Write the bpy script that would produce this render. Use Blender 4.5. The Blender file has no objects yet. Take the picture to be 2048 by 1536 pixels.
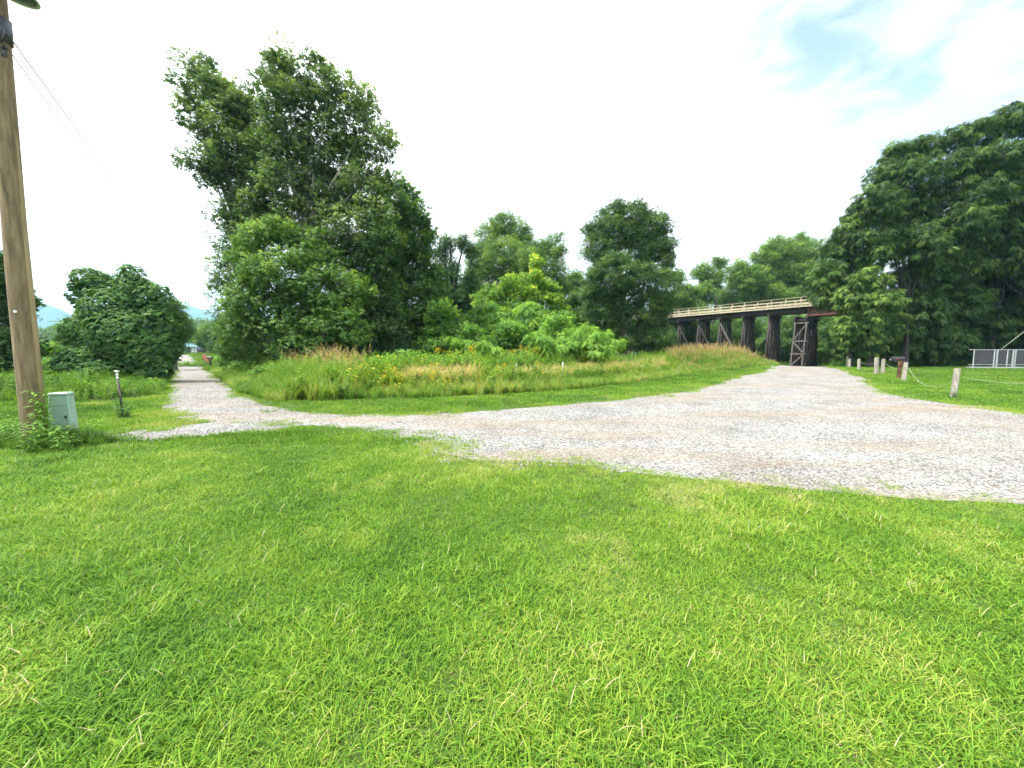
import bpy, bmesh, math, random
import numpy as np
from mathutils import Vector, Matrix
from mathutils.geometry import delaunay_2d_cdt

RNG = np.random.default_rng(7)
random.seed(7)
S = bpy.context.scene
COL = S.collection
F = 765.0                       # focal length in photo pixels (2048 wide)
PITCH = math.radians(4.63)
CAM = np.array([0.0, 0.0, 1.6])
FW = np.array([0, math.cos(PITCH), -math.sin(PITCH)])
UP = np.array([0, math.sin(PITCH), math.cos(PITCH)])
RT = np.array([1.0, 0, 0])

# ------------------------------------------------------------------ noise / terrain
def _hash(ix, iy, seed):
    n = (ix.astype(np.int64) * 374761393 + iy.astype(np.int64) * 668265263 + seed * 1274126177) & 0x7fffffff
    n = ((n ^ (n >> 13)) * 1274126177) & 0x7fffffff
    return ((n ^ (n >> 16)) & 0xffff) / 65535.0
def vn(x, y, s, seed=0):
    x = np.asarray(x, float) / s; y = np.asarray(y, float) / s
    ix = np.floor(x); iy = np.floor(y); fx = x - ix; fy = y - iy
    fx = fx * fx * (3 - 2 * fx); fy = fy * fy * (3 - 2 * fy)
    a = _hash(ix, iy, seed); b = _hash(ix + 1, iy, seed); c = _hash(ix, iy + 1, seed); d = _hash(ix + 1, iy + 1, seed)
    return (a * (1 - fx) + b * fx) * (1 - fy) + (c * (1 - fx) + d * fx) * fy
def fbm(x, y, s, seed=0):
    return 0.55 * vn(x, y, s, seed) + 0.3 * vn(x, y, s * .45, seed + 5) + 0.15 * vn(x, y, s * .2, seed + 9)
def sst(a, b, t):
    t = np.clip((np.asarray(t, float) - a) / (b - a), 0, 1)
    return t * t * (3 - 2 * t)
def H(x, y):
    x = np.asarray(x, float); y = np.asarray(y, float)
    left = 1.37 * sst(42, 74, y) + 1.0 * sst(74, 170, y)
    right = -0.9 * sst(45.5, 52, y) * sst(18, 26, x) + 2.0 * sst(70, 120, y)
    w = sst(-12, 6, x)
    z = left * (1 - w) + right * w
    z = z + 0.75 * np.exp(-((x - 22) / 6.5) ** 2 - ((y - 40) / 4.5) ** 2)
    return z

def G(px, py):
    """where the pixel's ray meets the ground"""
    d = FW + (px - 1024) / F * RT + (768 - py) / F * UP
    lo, hi = 0.5, 400.0
    t = 0.5; prev = 0.5
    while t < 400:
        p = CAM + d * t
        if p[2] < float(H(p[0], p[1])):
            lo, hi = prev, t; break
        prev = t; t *= 1.02
    for _ in range(30):
        m = (lo + hi) / 2; p = CAM + d * m
        if p[2] < float(H(p[0], p[1])): hi = m
        else: lo = m
    p = CAM + d * hi
    return np.array([p[0], p[1], float(H(p[0], p[1]))])
def P(px, py, D):
    return CAM + D * (FW + (px - 1024) / F * RT + (768 - py) / F * UP)
def B(px, D):
    """ground point under pixel column px at depth D"""
    x = (px - 1024) / F * D
    y = D
    return np.array([x, y, float(H(x, y))])

# ------------------------------------------------------------------ materials
MATS = {}
def newmat(name):
    m = bpy.data.materials.new(name); m.use_nodes = True
    nt = m.node_tree; nt.nodes.clear()
    out = nt.nodes.new('ShaderNodeOutputMaterial')
    MATS[name] = m
    return m, nt, out
def N(nt, typ, **kw):
    n = nt.nodes.new(typ)
    for k, v in kw.items():
        if k.startswith('i_'): n.inputs[k[2:].replace('_', ' ')].default_value = v
        else: setattr(n, k, v)
    return n
def ramp(nt, stops, interp='LINEAR'):
    r = nt.nodes.new('ShaderNodeValToRGB'); cr = r.color_ramp; cr.interpolation = interp
    while len(cr.elements) < len(stops): cr.elements.new(0.5)
    for e, (p, c) in zip(cr.elements, stops):
        e.position = p; e.color = (*c, 1)
    return r
def leaf_mat(name, stops, trans=0.35, rough=0.5, inst=False, spec=0.3, tboost=(1.25, 1.3, .6)):
    if not inst:
        stops = [(p_, (c[0] * 2.2, c[1] * 1.95, c[2] * 2.35)) for p_, c in stops]; spec = .14; rough = .6
    m, nt, out = newmat(name)
    a = N(nt, 'ShaderNodeAttribute', attribute_name='tint')
    src = a.outputs['Fac']
    if inst:
        b = N(nt, 'ShaderNodeAttribute', attribute_name='itint', attribute_type='INSTANCER')
        ad = N(nt, 'ShaderNodeMath', operation='ADD'); nt.links.new(a.outputs['Fac'], ad.inputs[0]); nt.links.new(b.outputs['Fac'], ad.inputs[1])
        src = ad.outputs[0]
    r = ramp(nt, stops); nt.links.new(src, r.inputs[0])
    p = N(nt, 'ShaderNodeBsdfPrincipled'); p.inputs['Roughness'].default_value = rough
    p.inputs['Specular IOR Level'].default_value = spec
    nt.links.new(r.outputs[0], p.inputs['Base Color'])
    t = N(nt, 'ShaderNodeBsdfTranslucent')
    mu = N(nt, 'ShaderNodeMix', data_type='RGBA', blend_type='MULTIPLY'); mu.inputs[0].default_value = 1
    nt.links.new(r.outputs[0], mu.inputs[6]); mu.inputs[7].default_value = (*tboost, 1)
    nt.links.new(mu.outputs[2], t.inputs['Color'])
    mx = N(nt, 'ShaderNodeMixShader'); mx.inputs[0].default_value = trans
    nt.links.new(p.outputs[0], mx.inputs[1]); nt.links.new(t.outputs[0], mx.inputs[2])
    nt.links.new(mx.outputs[0], out.inputs['Surface'])
    return m
def basic(name, stops, scale=(1, 1, 1), nscale=4.0, detail=6, rough=0.8, metallic=0, bump=0.0, bdist=0.01, coord='Object', rot=(0,0,0), distortion=0.0):
    m, nt, out = newmat(name)
    tc = N(nt, 'ShaderNodeTexCoord'); mp = N(nt, 'ShaderNodeMapping'); mp.inputs['Scale'].default_value = scale; mp.inputs['Rotation'].default_value = rot
    nt.links.new(tc.outputs[coord], mp.inputs[0])
    nz = N(nt, 'ShaderNodeTexNoise'); nz.inputs['Scale'].default_value = nscale; nz.inputs['Detail'].default_value = detail; nz.inputs['Distortion'].default_value = distortion
    nt.links.new(mp.outputs[0], nz.inputs['Vector'])
    r = ramp(nt, stops); nt.links.new(nz.outputs['Fac'], r.inputs[0])
    p = N(nt, 'ShaderNodeBsdfPrincipled'); p.inputs['Roughness'].default_value = rough; p.inputs['Metallic'].default_value = metallic
    nt.links.new(r.outputs[0], p.inputs['Base Color'])
    if bump:
        b = N(nt, 'ShaderNodeBump'); b.inputs['Strength'].default_value = bump; b.inputs['Distance'].default_value = bdist
        nt.links.new(nz.outputs['Fac'], b.inputs['Height']); nt.links.new(b.outputs[0], p.inputs['Normal'])
    nt.links.new(p.outputs[0], out.inputs['Surface'])
    return m

# foliage: dark .. light
LEAF = {
 'sycamore': leaf_mat('sycamore_leaf', [(0, (.032, .062, .022)), (.5, (.066, .115, .036)), (.85, (.11, .17, .05)), (1, (.16, .22, .06))], .33),
 'maple':    leaf_mat('maple_leaf', [(0, (.035, .085, .018)), (.5, (.07, .135, .034)), (.85, (.12, .2, .045)), (1, (.19, .28, .04))], .38),
 'dark':     leaf_mat('dark_leaf', [(0, (.018, .045, .015)), (.5, (.035, .078, .022)), (.85, (.055, .11, .028)), (1, (.09, .15, .03))], .25),
 'back':     leaf_mat('back_leaf', [(0, (.03, .07, .02)), (.5, (.06, .125, .03)), (.85, (.09, .165, .035)), (1, (.14, .21, .045))], .33),
 'lime':     leaf_mat('lime_leaf', [(0, (.06, .13, .02)), (.5, (.1, .19, .03)), (.85, (.18, .27, .035)), (1, (.33, .36, .05))], .42),
 'sumac':    leaf_mat('sumac_leaf', [(0, (.07, .15, .02)), (.5, (.1, .2, .035)), (.85, (.15, .27, .045)), (1, (.22, .34, .06))], .4),
 'shrub':    leaf_mat('shrub_leaf', [(0, (.04, .1, .02)), (.5, (.075, .165, .03)), (.85, (.12, .23, .035)), (1, (.18, .29, .04))], .38),
 'kudzu':    leaf_mat('kudzu_leaf', [(0, (.018, .05, .014)), (.5, (.04, .095, .022)), (.85, (.08, .165, .026)), (1, (.16, .26, .03))], .3),
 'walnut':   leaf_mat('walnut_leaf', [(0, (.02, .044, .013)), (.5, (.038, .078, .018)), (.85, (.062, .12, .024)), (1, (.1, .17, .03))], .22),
 'far':      leaf_mat('far_leaf', [(0, (.035, .07, .03)), (.5, (.06, .11, .04)), (1, (.09, .15, .045))], .25),
}
bark = basic('bark', [(.3, (.05, .04, .03)), (.7, (.14, .12, .1))], (6, 6, 1.2), 3, bump=.6, bdist=.03)
pale_bark = basic('pale_bark', [(.35, (.16, .13, .1)), (.6, (.36, .34, .29)), (.8, (.5, .48, .42))], (1.5, 1.5, .6), 2, bump=.3)
wood_pole = basic('treated_pole_wood', [(.22, (.06, .045, .03)), (.36, (.135, .097, .055)), (.55, (.21, .153, .085)), (.78, (.3, .225, .13))], (8, 8, .9), 2.6, 10, .9, bump=.9, bdist=.015, distortion=.4)
guard_wood = basic('cable_guard_wood', [(.25, (.22, .16, .08)), (.75, (.36, .27, .15))], (9, 9, .6), 3, 8, .8, bump=.3)
grey_wood = basic('weathered_post_wood', [(.3, (.13, .115, .09)), (.55, (.3, .27, .22)), (.75, (.42, .39, .33))], (7, 7, .9), 4, 8, .9, bump=.6, bdist=.02)
red_wood = basic('reddish_post_wood', [(.3, (.1, .045, .02)), (.7, (.24, .12, .06))], (7, 7, .9), 4, 8, .9, bump=.5, bdist=.02)
creosote = basic('creosoted_timber', [(.3, (.012, .009, .009)), (.6, (.035, .026, .024)), (.85, (.075, .055, .048))], (5, 5, .8), 2.5, 8, .8, bump=.4, bdist=.02)
brace_wood = basic('greyed_timber', [(.3, (.05, .042, .038)), (.7, (.135, .12, .11))], (4, 4, 1), 3, 8, .85, bump=.4, bdist=.02)
new_wood = basic('new_railing_wood', [(.3, (.3, .25, .16)), (.7, (.46, .4, .28))], (1, 1, 1), 3, 6, .75)
deck_wood = basic('deck_wood', [(.3, (.3, .24, .15)), (.7, (.42, .35, .24))], (1, 1, 1), 5, 6, .8)
rust = basic('rusty_steel', [(.3, (.06, .03, .022)), (.6, (.14, .06, .035)), (.85, (.22, .09, .05))], (1, 1, .4), 2.5, 9, .75, bump=.2)
dark_steel = basic('dark_steel', [(.3, (.03, .03, .03)), (.7, (.07, .07, .065))], (1, 1, 1), 6, 5, .5, metallic=.4)
green_box = basic('pale_green_enamel', [(.3, (.26, .4, .32)), (.75, (.34, .48, .4))], (1, 1, 1), 5, 8, .45)
white_paint = basic('white_paint', [(.3, (.62, .63, .64)), (.7, (.8, .8, .8))], (1, 1, 1), 8, 5, .5)
pen_paint = basic('greyed_white_paint', [(.3, (.32, .33, .35)), (.7, (.5, .51, .52))], (1, 1, 1), 5, 5, .5)
rope_mat = basic('pale_rope', [(.3, (.25, .28, .2)), (.7, (.36, .38, .3))], (1, 1, 1), 30, 3, .8)
wire_mat = basic('wire_grey', [(.3, (.12, .12, .13)), (.7, (.2, .2, .2))], (1, 1, 1), 3, 2, .5)
black_metal = basic('black_metal', [(.3, (.015, .013, .016)), (.7, (.035, .03, .035))], (1, 1, 1), 8, 4, .35)
red_paint = basic('red_paint', [(.3, (.35, .02, .03)), (.7, (.5, .04, .05))], (1, 1, 1), 8, 4, .4)
band_mat = basic('slate_band', [(.3, (.04, .045, .06)), (.7, (.08, .085, .11))], (1, 1, 1), 12, 4, .5)
mesh_mat = basic('dark_screen', [(.3, (.035, .033, .04)), (.7, (.07, .065, .075))], (1, 1, 1), 25, 4, .6)
roof_blue = basic('light_blue_roof', [(.3, (.22, .5, .7)), (.7, (.3, .62, .8))], (1, 1, 1), 3, 4, .4)
navy = basic('dark_blue_cover', [(.3, (.01, .05, .16)), (.7, (.03, .12, .3))], (1, 1, 1), 3, 4, .4)
wall_grey = basic('grey_wall', [(.3, (.25, .27, .3)), (.7, (.35, .37, .4))], (1, 1, 1), 3, 4, .7)
red_rail = basic('red_brown_rail', [(.3, (.22, .06, .03)), (.7, (.36, .12, .06))], (1, 1, 1), 5, 5, .7)

# ------------------------------------------------------------------ mesh helpers
def link(name, me, mat=None, parent=None):
    o = bpy.data.objects.new(name, me); COL.objects.link(o)
    if mat and me is not None: me.materials.append(mat)
    if parent is not None: o.parent = parent
    return o
def tag(o, label=None, cat=None, group=None, kind=None):
    if label: o['label'] = label
    if cat: o['category'] = cat
    if group: o['group'] = group
    if kind: o['kind'] = kind
    return o
def empty(name, loc, label, cat, group=None):
    o = bpy.data.objects.new(name, None); COL.objects.link(o); o.location = tuple(loc); o.empty_display_size = .2
    return tag(o, label, cat, group)
def quads_mesh(name, V, Q, tint=None, smooth=False):
    me = bpy.data.meshes.new(name)
    nv, nf = len(V), len(Q); k = Q.shape[1]
    me.vertices.add(nv); me.loops.add(nf * k); me.polygons.add(nf)
    me.vertices.foreach_set('co', np.ascontiguousarray(V, np.float32).ravel())
    me.loops.foreach_set('vertex_index', np.ascontiguousarray(Q, np.int32).ravel())
    me.polygons.foreach_set('loop_start', np.arange(0, nf * k, k, dtype=np.int32))
    me.update(calc_edges=True)
    if smooth: me.polygons.foreach_set('use_smooth', np.ones(nf, bool))
    if tint is not None:
        a = me.attributes.new('tint', 'FLOAT', 'POINT'); a.data.foreach_set('value', np.ascontiguousarray(tint, np.float32))
    return me
def norm(v):
    return v / (np.linalg.norm(v, axis=-1, keepdims=True) + 1e-9)
def stamp(T, TQ, pos, out, nrm, size):
    """copies template (x along 'out', y across, z along the normal) to every pos"""
    n = len(pos); k = len(T)
    c = norm(nrm); a = norm(out - (out * c).sum(1, keepdims=True) * c); b = np.cross(c, a)
    Vv = pos[:, None, :] + size[:, None, None] * (T[None, :, 0:1] * a[:, None, :] + T[None, :, 1:2] * b[:, None, :] + T[None, :, 2:3] * c[:, None, :])
    Q = TQ[None] + (np.arange(n) * k)[:, None, None]
    return Vv.reshape(-1, 3), Q.reshape(-1, 4)
def kite(base, d, w, nrm=(0, 0, 1), fold=.12, mid=.45):
    base = np.array(base, float); d = np.array(d, float); nrm = np.array(nrm, float)
    side = np.cross(nrm, d); side = side / (np.linalg.norm(side) + 1e-9) * w / 2
    L = np.linalg.norm(d)
    return [base, base + d * mid + side + nrm * fold * L, base + d, base + d * mid - side + nrm * fold * L]
def template(kites):
    V = []; Q = []
    for k in kites:
        i = len(V); V += k; Q.append([i, i + 1, i + 2, i + 3])
    return np.array(V), np.array(Q)
def make_templates():
    r = random.Random(3); T = {}
    ks = []
    for i in range(5):
        a = r.uniform(-1.3, 1.3); b = (r.uniform(0, .5), r.uniform(-.25, .25), r.uniform(-.25, .25))
        d = np.array([math.cos(a), math.sin(a), r.uniform(-.5, .3)]) * r.uniform(.4, .6)
        ks.append(kite(b, d, r.uniform(.36, .5), norm(np.array([r.uniform(-.6, .6), r.uniform(-.6, .6), 1.0])), .1))
    T['broad'] = template(ks)
    ks = []
    for s in range(8):
        t = .12 + s / 8 * .88
        x = t * .95; z = -.42 * t * t
        for sd in (-1, 1):
            ks.append(kite((x, 0, z), (.10, sd * .30 * (1 - .45 * t), -.09), .125, (0, 0, 1), .05))
    ks.append(kite((.95, 0, -.4), (.2, 0, -.12), .08))
    T['frond'] = template(ks)
    ks = []
    for i in range(3):
        a = (i - 1) * 1.3
        ks.append(kite((.1, 0, 0), (math.cos(a) * .55, math.sin(a) * .55, -.12), .5, (0, 0, 1), .08, .4))
    ks.append(kite((-.25, .2, .1), (.3, .5, -.1), .45, (0.1, .2, 1), .08, .4))
    T['vine'] = template(ks)
    ks = []
    for i in range(7):
        a = r.uniform(0, 6.28); e = r.uniform(-.5, .5)
        b = np.array([r.uniform(-.3, .3), r.uniform(-.3, .3), r.uniform(-.25, .25)])
        ks.append(kite(b, np.array([math.cos(a), math.sin(a), e]) * .32, .2, norm(np.array([r.uniform(-.7, .7), r.uniform(-.7, .7), .8]))))
    T['small'] = template(ks)
    return T
TPL = make_templates()

def tubes(paths, sides=7):
    """paths: list of (points Nx3, radii N) -> verts, quads"""
    V = []; Q = []; off = 0
    for pts, rad in paths:
        pts = np.asarray(pts, float); rad = np.asarray(rad, float); n = len(pts)
        tg = np.gradient(pts, axis=0); tg = norm(tg)
        ref = np.where(np.abs(tg[:, 2:3]) > .9, np.array([[1.0, 0, 0]]), np.array([[0, 0, 1.0]]))
        a = norm(np.cross(tg, ref)); b = np.cross(tg, a)
        for i in range(1, n):    # keep frames from flipping
            if (a[i] * a[i - 1]).sum() < 0: a[i] *= -1; b[i] *= -1
        ang = np.linspace(0, 2 * math.pi, sides, endpoint=False)
        ring = pts[:, None] + rad[:, None, None] * (np.cos(ang)[None, :, None] * a[:, None] + np.sin(ang)[None, :, None] * b[:, None])
        V.append(ring.reshape(-1, 3))
        for i in range(n - 1):
            for j in range(sides):
                k = (j + 1) % sides
                Q.append([off + i * sides + j, off + i * sides + k, off + (i + 1) * sides + k, off + (i + 1) * sides + j])
        off += n * sides
    return np.concatenate(V), np.array(Q)
class MB:
    """collects boxes, beams and tubes; build() links them as ONE mesh object"""
    def __init__(s): s.bm = bmesh.new()
    def box(s, c, size, R=None, bevel=0, taper=1.0):
        r = bmesh.ops.create_cube(s.bm, size=1.0); vs = r['verts']
        for v in vs:
            k = taper if v.co.z > 0 else 1
            v.co = Vector((v.co.x * size[0] * k, v.co.y * size[1] * k, v.co.z * size[2]))
        if bevel:
            es = list({e for v in vs for e in v.link_edges})
            g = bmesh.ops.bevel(s.bm, geom=es, offset=bevel, segments=1, affect='EDGES')
            vs = list({v for f in g['faces'] for v in f.verts} | {v for v in vs if v.is_valid})
        M = Matrix.Translation(Vector(c)) @ (R.to_4x4() if R is not None else Matrix())
        for v in vs: v.co = M @ v.co
        return s
    def beam(s, a, b, w, h, bevel=0):
        a = Vector(a); b = Vector(b); d = b - a
        R = d.to_track_quat('X', 'Z').to_matrix()
        return s.box((a + b) / 2, (d.length, w, h), R, bevel)
    def tube(s, pts, rad, sides=10, cap=True):
        pts = [Vector(p) for p in pts]; rings = []
        dd = (pts[-1] - pts[0]).normalized(); ref = Vector((1, 0, 0)) if abs(dd.z) > .7 else Vector((0, 0, 1))
        for i, p in enumerate(pts):
            t = (pts[min(i + 1, len(pts) - 1)] - pts[max(i - 1, 0)]).normalized()
            a_ = t.cross(ref).normalized(); b_ = t.cross(a_)
            rr = rad[i] if hasattr(rad, '__len__') else rad
            rings.append([s.bm.verts.new(p + (a_ * math.cos(2 * math.pi * j / sides) + b_ * math.sin(2 * math.pi * j / sides)) * rr) for j in range(sides)])
        for a, b in zip(rings, rings[1:]):
            for j in range(sides): s.bm.faces.new((a[j], a[(j + 1) % sides], b[(j + 1) % sides], b[j]))
        if cap:
            s.bm.faces.new(rings[0][::-1]); s.bm.faces.new(rings[-1])
        return s
    def lathe(s, prof, c=(0, 0, 0), sides=24, R=None):
        rings = []
        R = R if R is not None else Matrix.Identity(3)
        for r, z in prof:
            rings.append([s.bm.verts.new(Vector(c) + R @ Vector((math.cos(2 * math.pi * j / sides) * r, math.sin(2 * math.pi * j / sides) * r, z))) for j in range(sides)])
        for a, b in zip(rings, rings[1:]):
            for j in range(sides): s.bm.faces.new((a[j], a[(j + 1) % sides], b[(j + 1) % sides], b[j]))
        return s
    def build(s, name, mat, parent=None, smooth=False):
        bmesh.ops.recalc_face_normals(s.bm, faces=s.bm.faces)
        me = bpy.data.meshes.new(name); s.bm.to_mesh(me); s.bm.free()
        if smooth: me.polygons.foreach_set('use_smooth', [True] * len(me.polygons))
        return link(name, me, mat, parent)

# ------------------------------------------------------------------ pixel outlines of the ground surfaces
def gp(lst): return np.array([G(*p)[:2] for p in lst])
ROAD = gp([(343, 709.5), (345, 716), (346, 730), (346, 745), (343, 765), (341, 780), (337, 800), (331, 820), (345, 832), (385, 841), (440, 848),
     (560, 851), (640, 854), (720, 864), (800, 880), (850, 900), (950, 921), (1050, 922), (1150, 930), (1250, 947), (1350, 957), (1500, 967),
     (1600, 980), (1700, 987), (1850, 1002), (2048, 1014), (2300, 1032), (2700, 1070), (2750, 900), (2400, 868),
     (2200, 846), (2048, 829), (1950, 814), (1850, 801), (1775, 786), (1740, 769), (1720, 753), (1690, 741), (1655, 734.5)]
     ) 
_far = np.array([[41.5, 50], [44, 60], [37, 60], [34.5, 50]])
_top = gp([(1540, 737.5), (1480, 752), (1440, 768), (1380, 782), (1300, 793), (1200, 803), (1100, 812), (1000, 820), (850, 829), (700, 829), (600, 824),
     (550, 814), (511, 804), (476, 793), (456, 770), (433, 756), (409, 736), (396, 726), (384, 715), (377, 709.5)])
ROAD = np.concatenate([ROAD, _far, _top])
TRACK = np.concatenate([gp([(-300, 897), (0, 880), (110, 876), (200, 866), (250, 860), (350, 851), (430, 845), (520, 842)]), gp([(620, 850), (560, 860), (480, 866), (400, 874), (300, 880), (200, 883), (100, 893), (0, 903), (-300, 925)])])
MEADOW = np.concatenate([gp([(420, 742), (433, 754), (458, 770), (482, 787), (520, 799), (560, 803), (700, 800), (850, 797), (1000, 790), (1150, 780), (1250, 768), (1340, 755), (1400, 745), (1480, 737.5), (1560, 731)]),
     np.array([[36, 54], [20, 62], [-5, 52], [-24, 52]])])
LEFTWILD = np.concatenate([gp([(-300, 812), (0, 806), (140, 806), (230, 800), (300, 793), (335, 778), (343, 755), (343, 735)]), np.array([[-28, 48], [-60, 48], [-60, 20]])])

def densify(poly, step, jit=0.0, seed=1):
    out = []
    for a, b in zip(poly, np.roll(poly, -1, 0)):
        L = np.linalg.norm(b - a); n = max(1, int(L / step)); nn = np.array([-(b - a)[1], (b - a)[0]]) / (L + 1e-9)
        for i in range(n):
            p = a + (b - a) * i / n
            j = (fbm(p[0], p[1], 1.3, seed) - .5) * 2 * jit * min(1, L / 3 + .3)
            out.append(p + nn * j)
    return np.array(out)
def inside(x, y, poly):
    r = np.zeros(x.shape, bool); x2, y2 = poly[-1]
    for x1, y1 in poly:
        c = ((y1 > y) != (y2 > y)) & (x < (x2 - x1) * (y - y1) / ((y2 - y1) + 1e-12) + x1)
        r ^= c; x2, y2 = x1, y1
    return r
def sdist(x, y, poly):
    """positive inside"""
    d = np.full(x.shape, 1e9); p2 = poly[-1]
    for p1 in poly:
        e = p1 - p2; L = (e * e).sum() + 1e-12
        t = np.clip(((x - p2[0]) * e[0] + (y - p2[1]) * e[1]) / L, 0, 1)
        dd = (x - p2[0] - t * e[0]) ** 2 + (y - p2[1] - t * e[1]) ** 2
        d = np.minimum(d, dd); p2 = p1
    d = np.sqrt(d)
    return np.where(inside(x, y, poly), d, -d)

# ------------------------------------------------------------------ ground sheet
def spaced(n, lim, fine):
    t = np.linspace(-1, 1, n); k = 7.5
    return np.sinh(t * k) / math.sinh(k) * lim
xs = np.unique(np.concatenate([np.arange(-60, 70.1, 1.0), spaced(60, 3300, 1)]))
ys = np.unique(np.concatenate([np.arange(-10, 130.1, 1.0), spaced(60, 3300, 1)]))
X, Y = np.meshgrid(xs, ys); Z = H(X, Y)
V = np.stack([X.ravel(), Y.ravel(), Z.ravel()], 1); nx, ny = len(xs), len(ys)
I = np.arange(nx * ny).reshape(ny, nx)
Q = np.stack([I[:-1, :-1].ravel(), I[:-1, 1:].ravel(), I[1:, 1:].ravel(), I[1:, :-1].ravel()], 1)
gm, nt, out = newmat('lawn_soil')
tc = N(nt, 'ShaderNodeTexCoord')
n1 = N(nt, 'ShaderNodeTexNoise'); n1.inputs['Scale'].default_value = .45; n1.inputs['Detail'].default_value = 8; nt.links.new(tc.outputs['Object'], n1.inputs[0])
n2 = N(nt, 'ShaderNodeTexNoise'); n2.inputs['Scale'].default_value = 22; n2.inputs['Detail'].default_value = 6; nt.links.new(tc.outputs['Object'], n2.inputs[0])
ad = N(nt, 'ShaderNodeMath', operation='ADD'); nt.links.new(n1.outputs['Fac'], ad.inputs[0]); nt.links.new(n2.outputs['Fac'], ad.inputs[1])
mu = N(nt, 'ShaderNodeMath', operation='MULTIPLY'); mu.inputs[1].default_value = .5; nt.links.new(ad.outputs[0], mu.inputs[0])
r = ramp(nt, [(.3, (.06, .055, .03)), (.42, (.05, .07, .02)), (.55, (.06, .11, .02)), (.7, (.09, .14, .03))]); nt.links.new(mu.outputs[0], r.inputs[0])
p = N(nt, 'ShaderNodeBsdfPrincipled'); p.inputs['Roughness'].default_value = 1; p.inputs['Specular IOR Level'].default_value = .1
b = N(nt, 'ShaderNodeBump'); b.inputs['Strength'].default_value = .8; b.inputs['Distance'].default_value = .05; nt.links.new(n2.outputs['Fac'], b.inputs['Height'])
nt.links.new(r.outputs[0], p.inputs['Base Color']); nt.links.new(b.outputs[0], p.inputs['Normal']); nt.links.new(p.outputs[0], out.inputs[0])
ground = link('ground', quads_mesh('ground', V, Q, smooth=True), gm)
tag(ground, 'green mown lawn ground around the gravel road', 'ground', kind='structure')

# gravel
def gravel_mat(name, brown=1.0):
    m, nt, out = newmat(name)
    tc = N(nt, 'ShaderNodeTexCoord')
    vo = N(nt, 'ShaderNodeTexVoronoi'); vo.inputs['Scale'].default_value = 38; nt.links.new(tc.outputs['Object'], vo.inputs['Vector'])
    bw = N(nt, 'ShaderNodeSeparateColor'); nt.links.new(vo.outputs['Color'], bw.inputs[0])
    r1 = ramp(nt, [(0, (.07, .07, .07)), (.2, (.17, .168, .165)), (.6, (.32, .316, .308)), (1, (.52, .512, .5))]); nt.links.new(bw.outputs[0], r1.inputs[0])
    mp = N(nt, 'ShaderNodeMapping'); mp.inputs['Scale'].default_value = (.16, .7, 1); mp.inputs['Rotation'].default_value = (0, 0, math.radians(12)); nt.links.new(tc.outputs['Object'], mp.inputs[0])
    nb = N(nt, 'ShaderNodeTexNoise'); nb.inputs['Scale'].default_value = 1.0; nb.inputs['Detail'].default_value = 7; nb.inputs['Roughness'].default_value = .62; nb.inputs['Distortion'].default_value = .5
    nt.links.new(mp.outputs[0], nb.inputs['Vector'])
    rb = ramp(nt, [(.46, (0, 0, 0)), (.66, (1, 1, 1))]); nt.links.new(nb.outputs['Fac'], rb.inputs[0])
    mb = N(nt, 'ShaderNodeMath', operation='MULTIPLY'); mb.inputs[1].default_value = .72 * brown; nt.links.new(rb.outputs[0], mb.inputs[0])
    mx = N(nt, 'ShaderNodeMix', data_type='RGBA'); nt.links.new(mb.outputs[0], mx.inputs[0]); nt.links.new(r1.outputs[0], mx.inputs[6]); mx.inputs[7].default_value = (.31, .245, .17, 1)
    n3 = N(nt, 'ShaderNodeTexNoise'); n3.inputs['Scale'].default_value = .7; n3.inputs['Detail'].default_value = 9; n3.inputs['Roughness'].default_value = .7; nt.links.new(tc.outputs['Object'], n3.inputs[0])
    r3 = ramp(nt, [(.3, (.55, .545, .54)), (.7, (1.0, .985, .965))]); nt.links.new(n3.outputs['Fac'], r3.inputs[0])
    ml = N(nt, 'ShaderNodeMix', data_type='RGBA', blend_type='MULTIPLY'); ml.inputs[0].default_value = 1; nt.links.new(mx.outputs[2], ml.inputs[6]); nt.links.new(r3.outputs[0], ml.inputs[7])
    p = N(nt, 'ShaderNodeBsdfPrincipled'); p.inputs['Roughness'].default_value = .95; p.inputs['Specular IOR Level'].default_value = .2
    nt.links.new(ml.outputs[2], p.inputs['Base Color'])
    b = N(nt, 'ShaderNodeBump'); b.inputs['Strength'].default_value = 1; b.inputs['Distance'].default_value = .02; b.invert = True
    nt.links.new(vo.outputs['Distance'], b.inputs['Height']); nt.links.new(b.outputs[0], p.inputs['Normal'])
    nt.links.new(p.outputs[0], out.inputs[0])
    return m
GRAVEL = gravel_mat('gravel')
def drape(name, poly, step, lift, grid, jit, mat, seed):
    bd = densify(poly, step, jit, seed); n = len(bd)
    lo, hi = bd.min(0), bd.max(0)
    gx, gy = np.meshgrid(np.arange(lo[0], hi[0], grid), np.arange(lo[1], hi[1], grid)); gx = gx.ravel() + .013; gy = gy.ravel() + .017
    k = sdist(gx, gy, bd) > grid * .3
    pts = [Vector(p) for p in bd] + [Vector(p) for p in np.stack([gx[k], gy[k]], 1)]
    vv, ee, ff, *_ = delaunay_2d_cdt(pts, [(i, (i + 1) % n) for i in range(n)], [list(range(n))], 1, 1e-5)
    me = bpy.data.meshes.new(name)
    me.from_pydata([(v.x, v.y, float(H(v.x, v.y)) + (lift if i_ >= n else lift * .45)) for i_, v in enumerate(vv)], [], ff); me.update()
    o = link(name, me, mat); me.polygons.foreach_set('use_smooth', [True] * len(me.polygons))
    return o, bd
road, ROADJ = drape('gravel_road', ROAD, .35, .012, 1.5, .22, GRAVEL, 3)
tag(road, 'pale gravel road sweeping across the lawn with a fork to the left', 'road', kind='structure')
track, TRACKJ = drape('gravel_path', TRACK, .3, .006, 1.0, .15, GRAVEL, 8)
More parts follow.
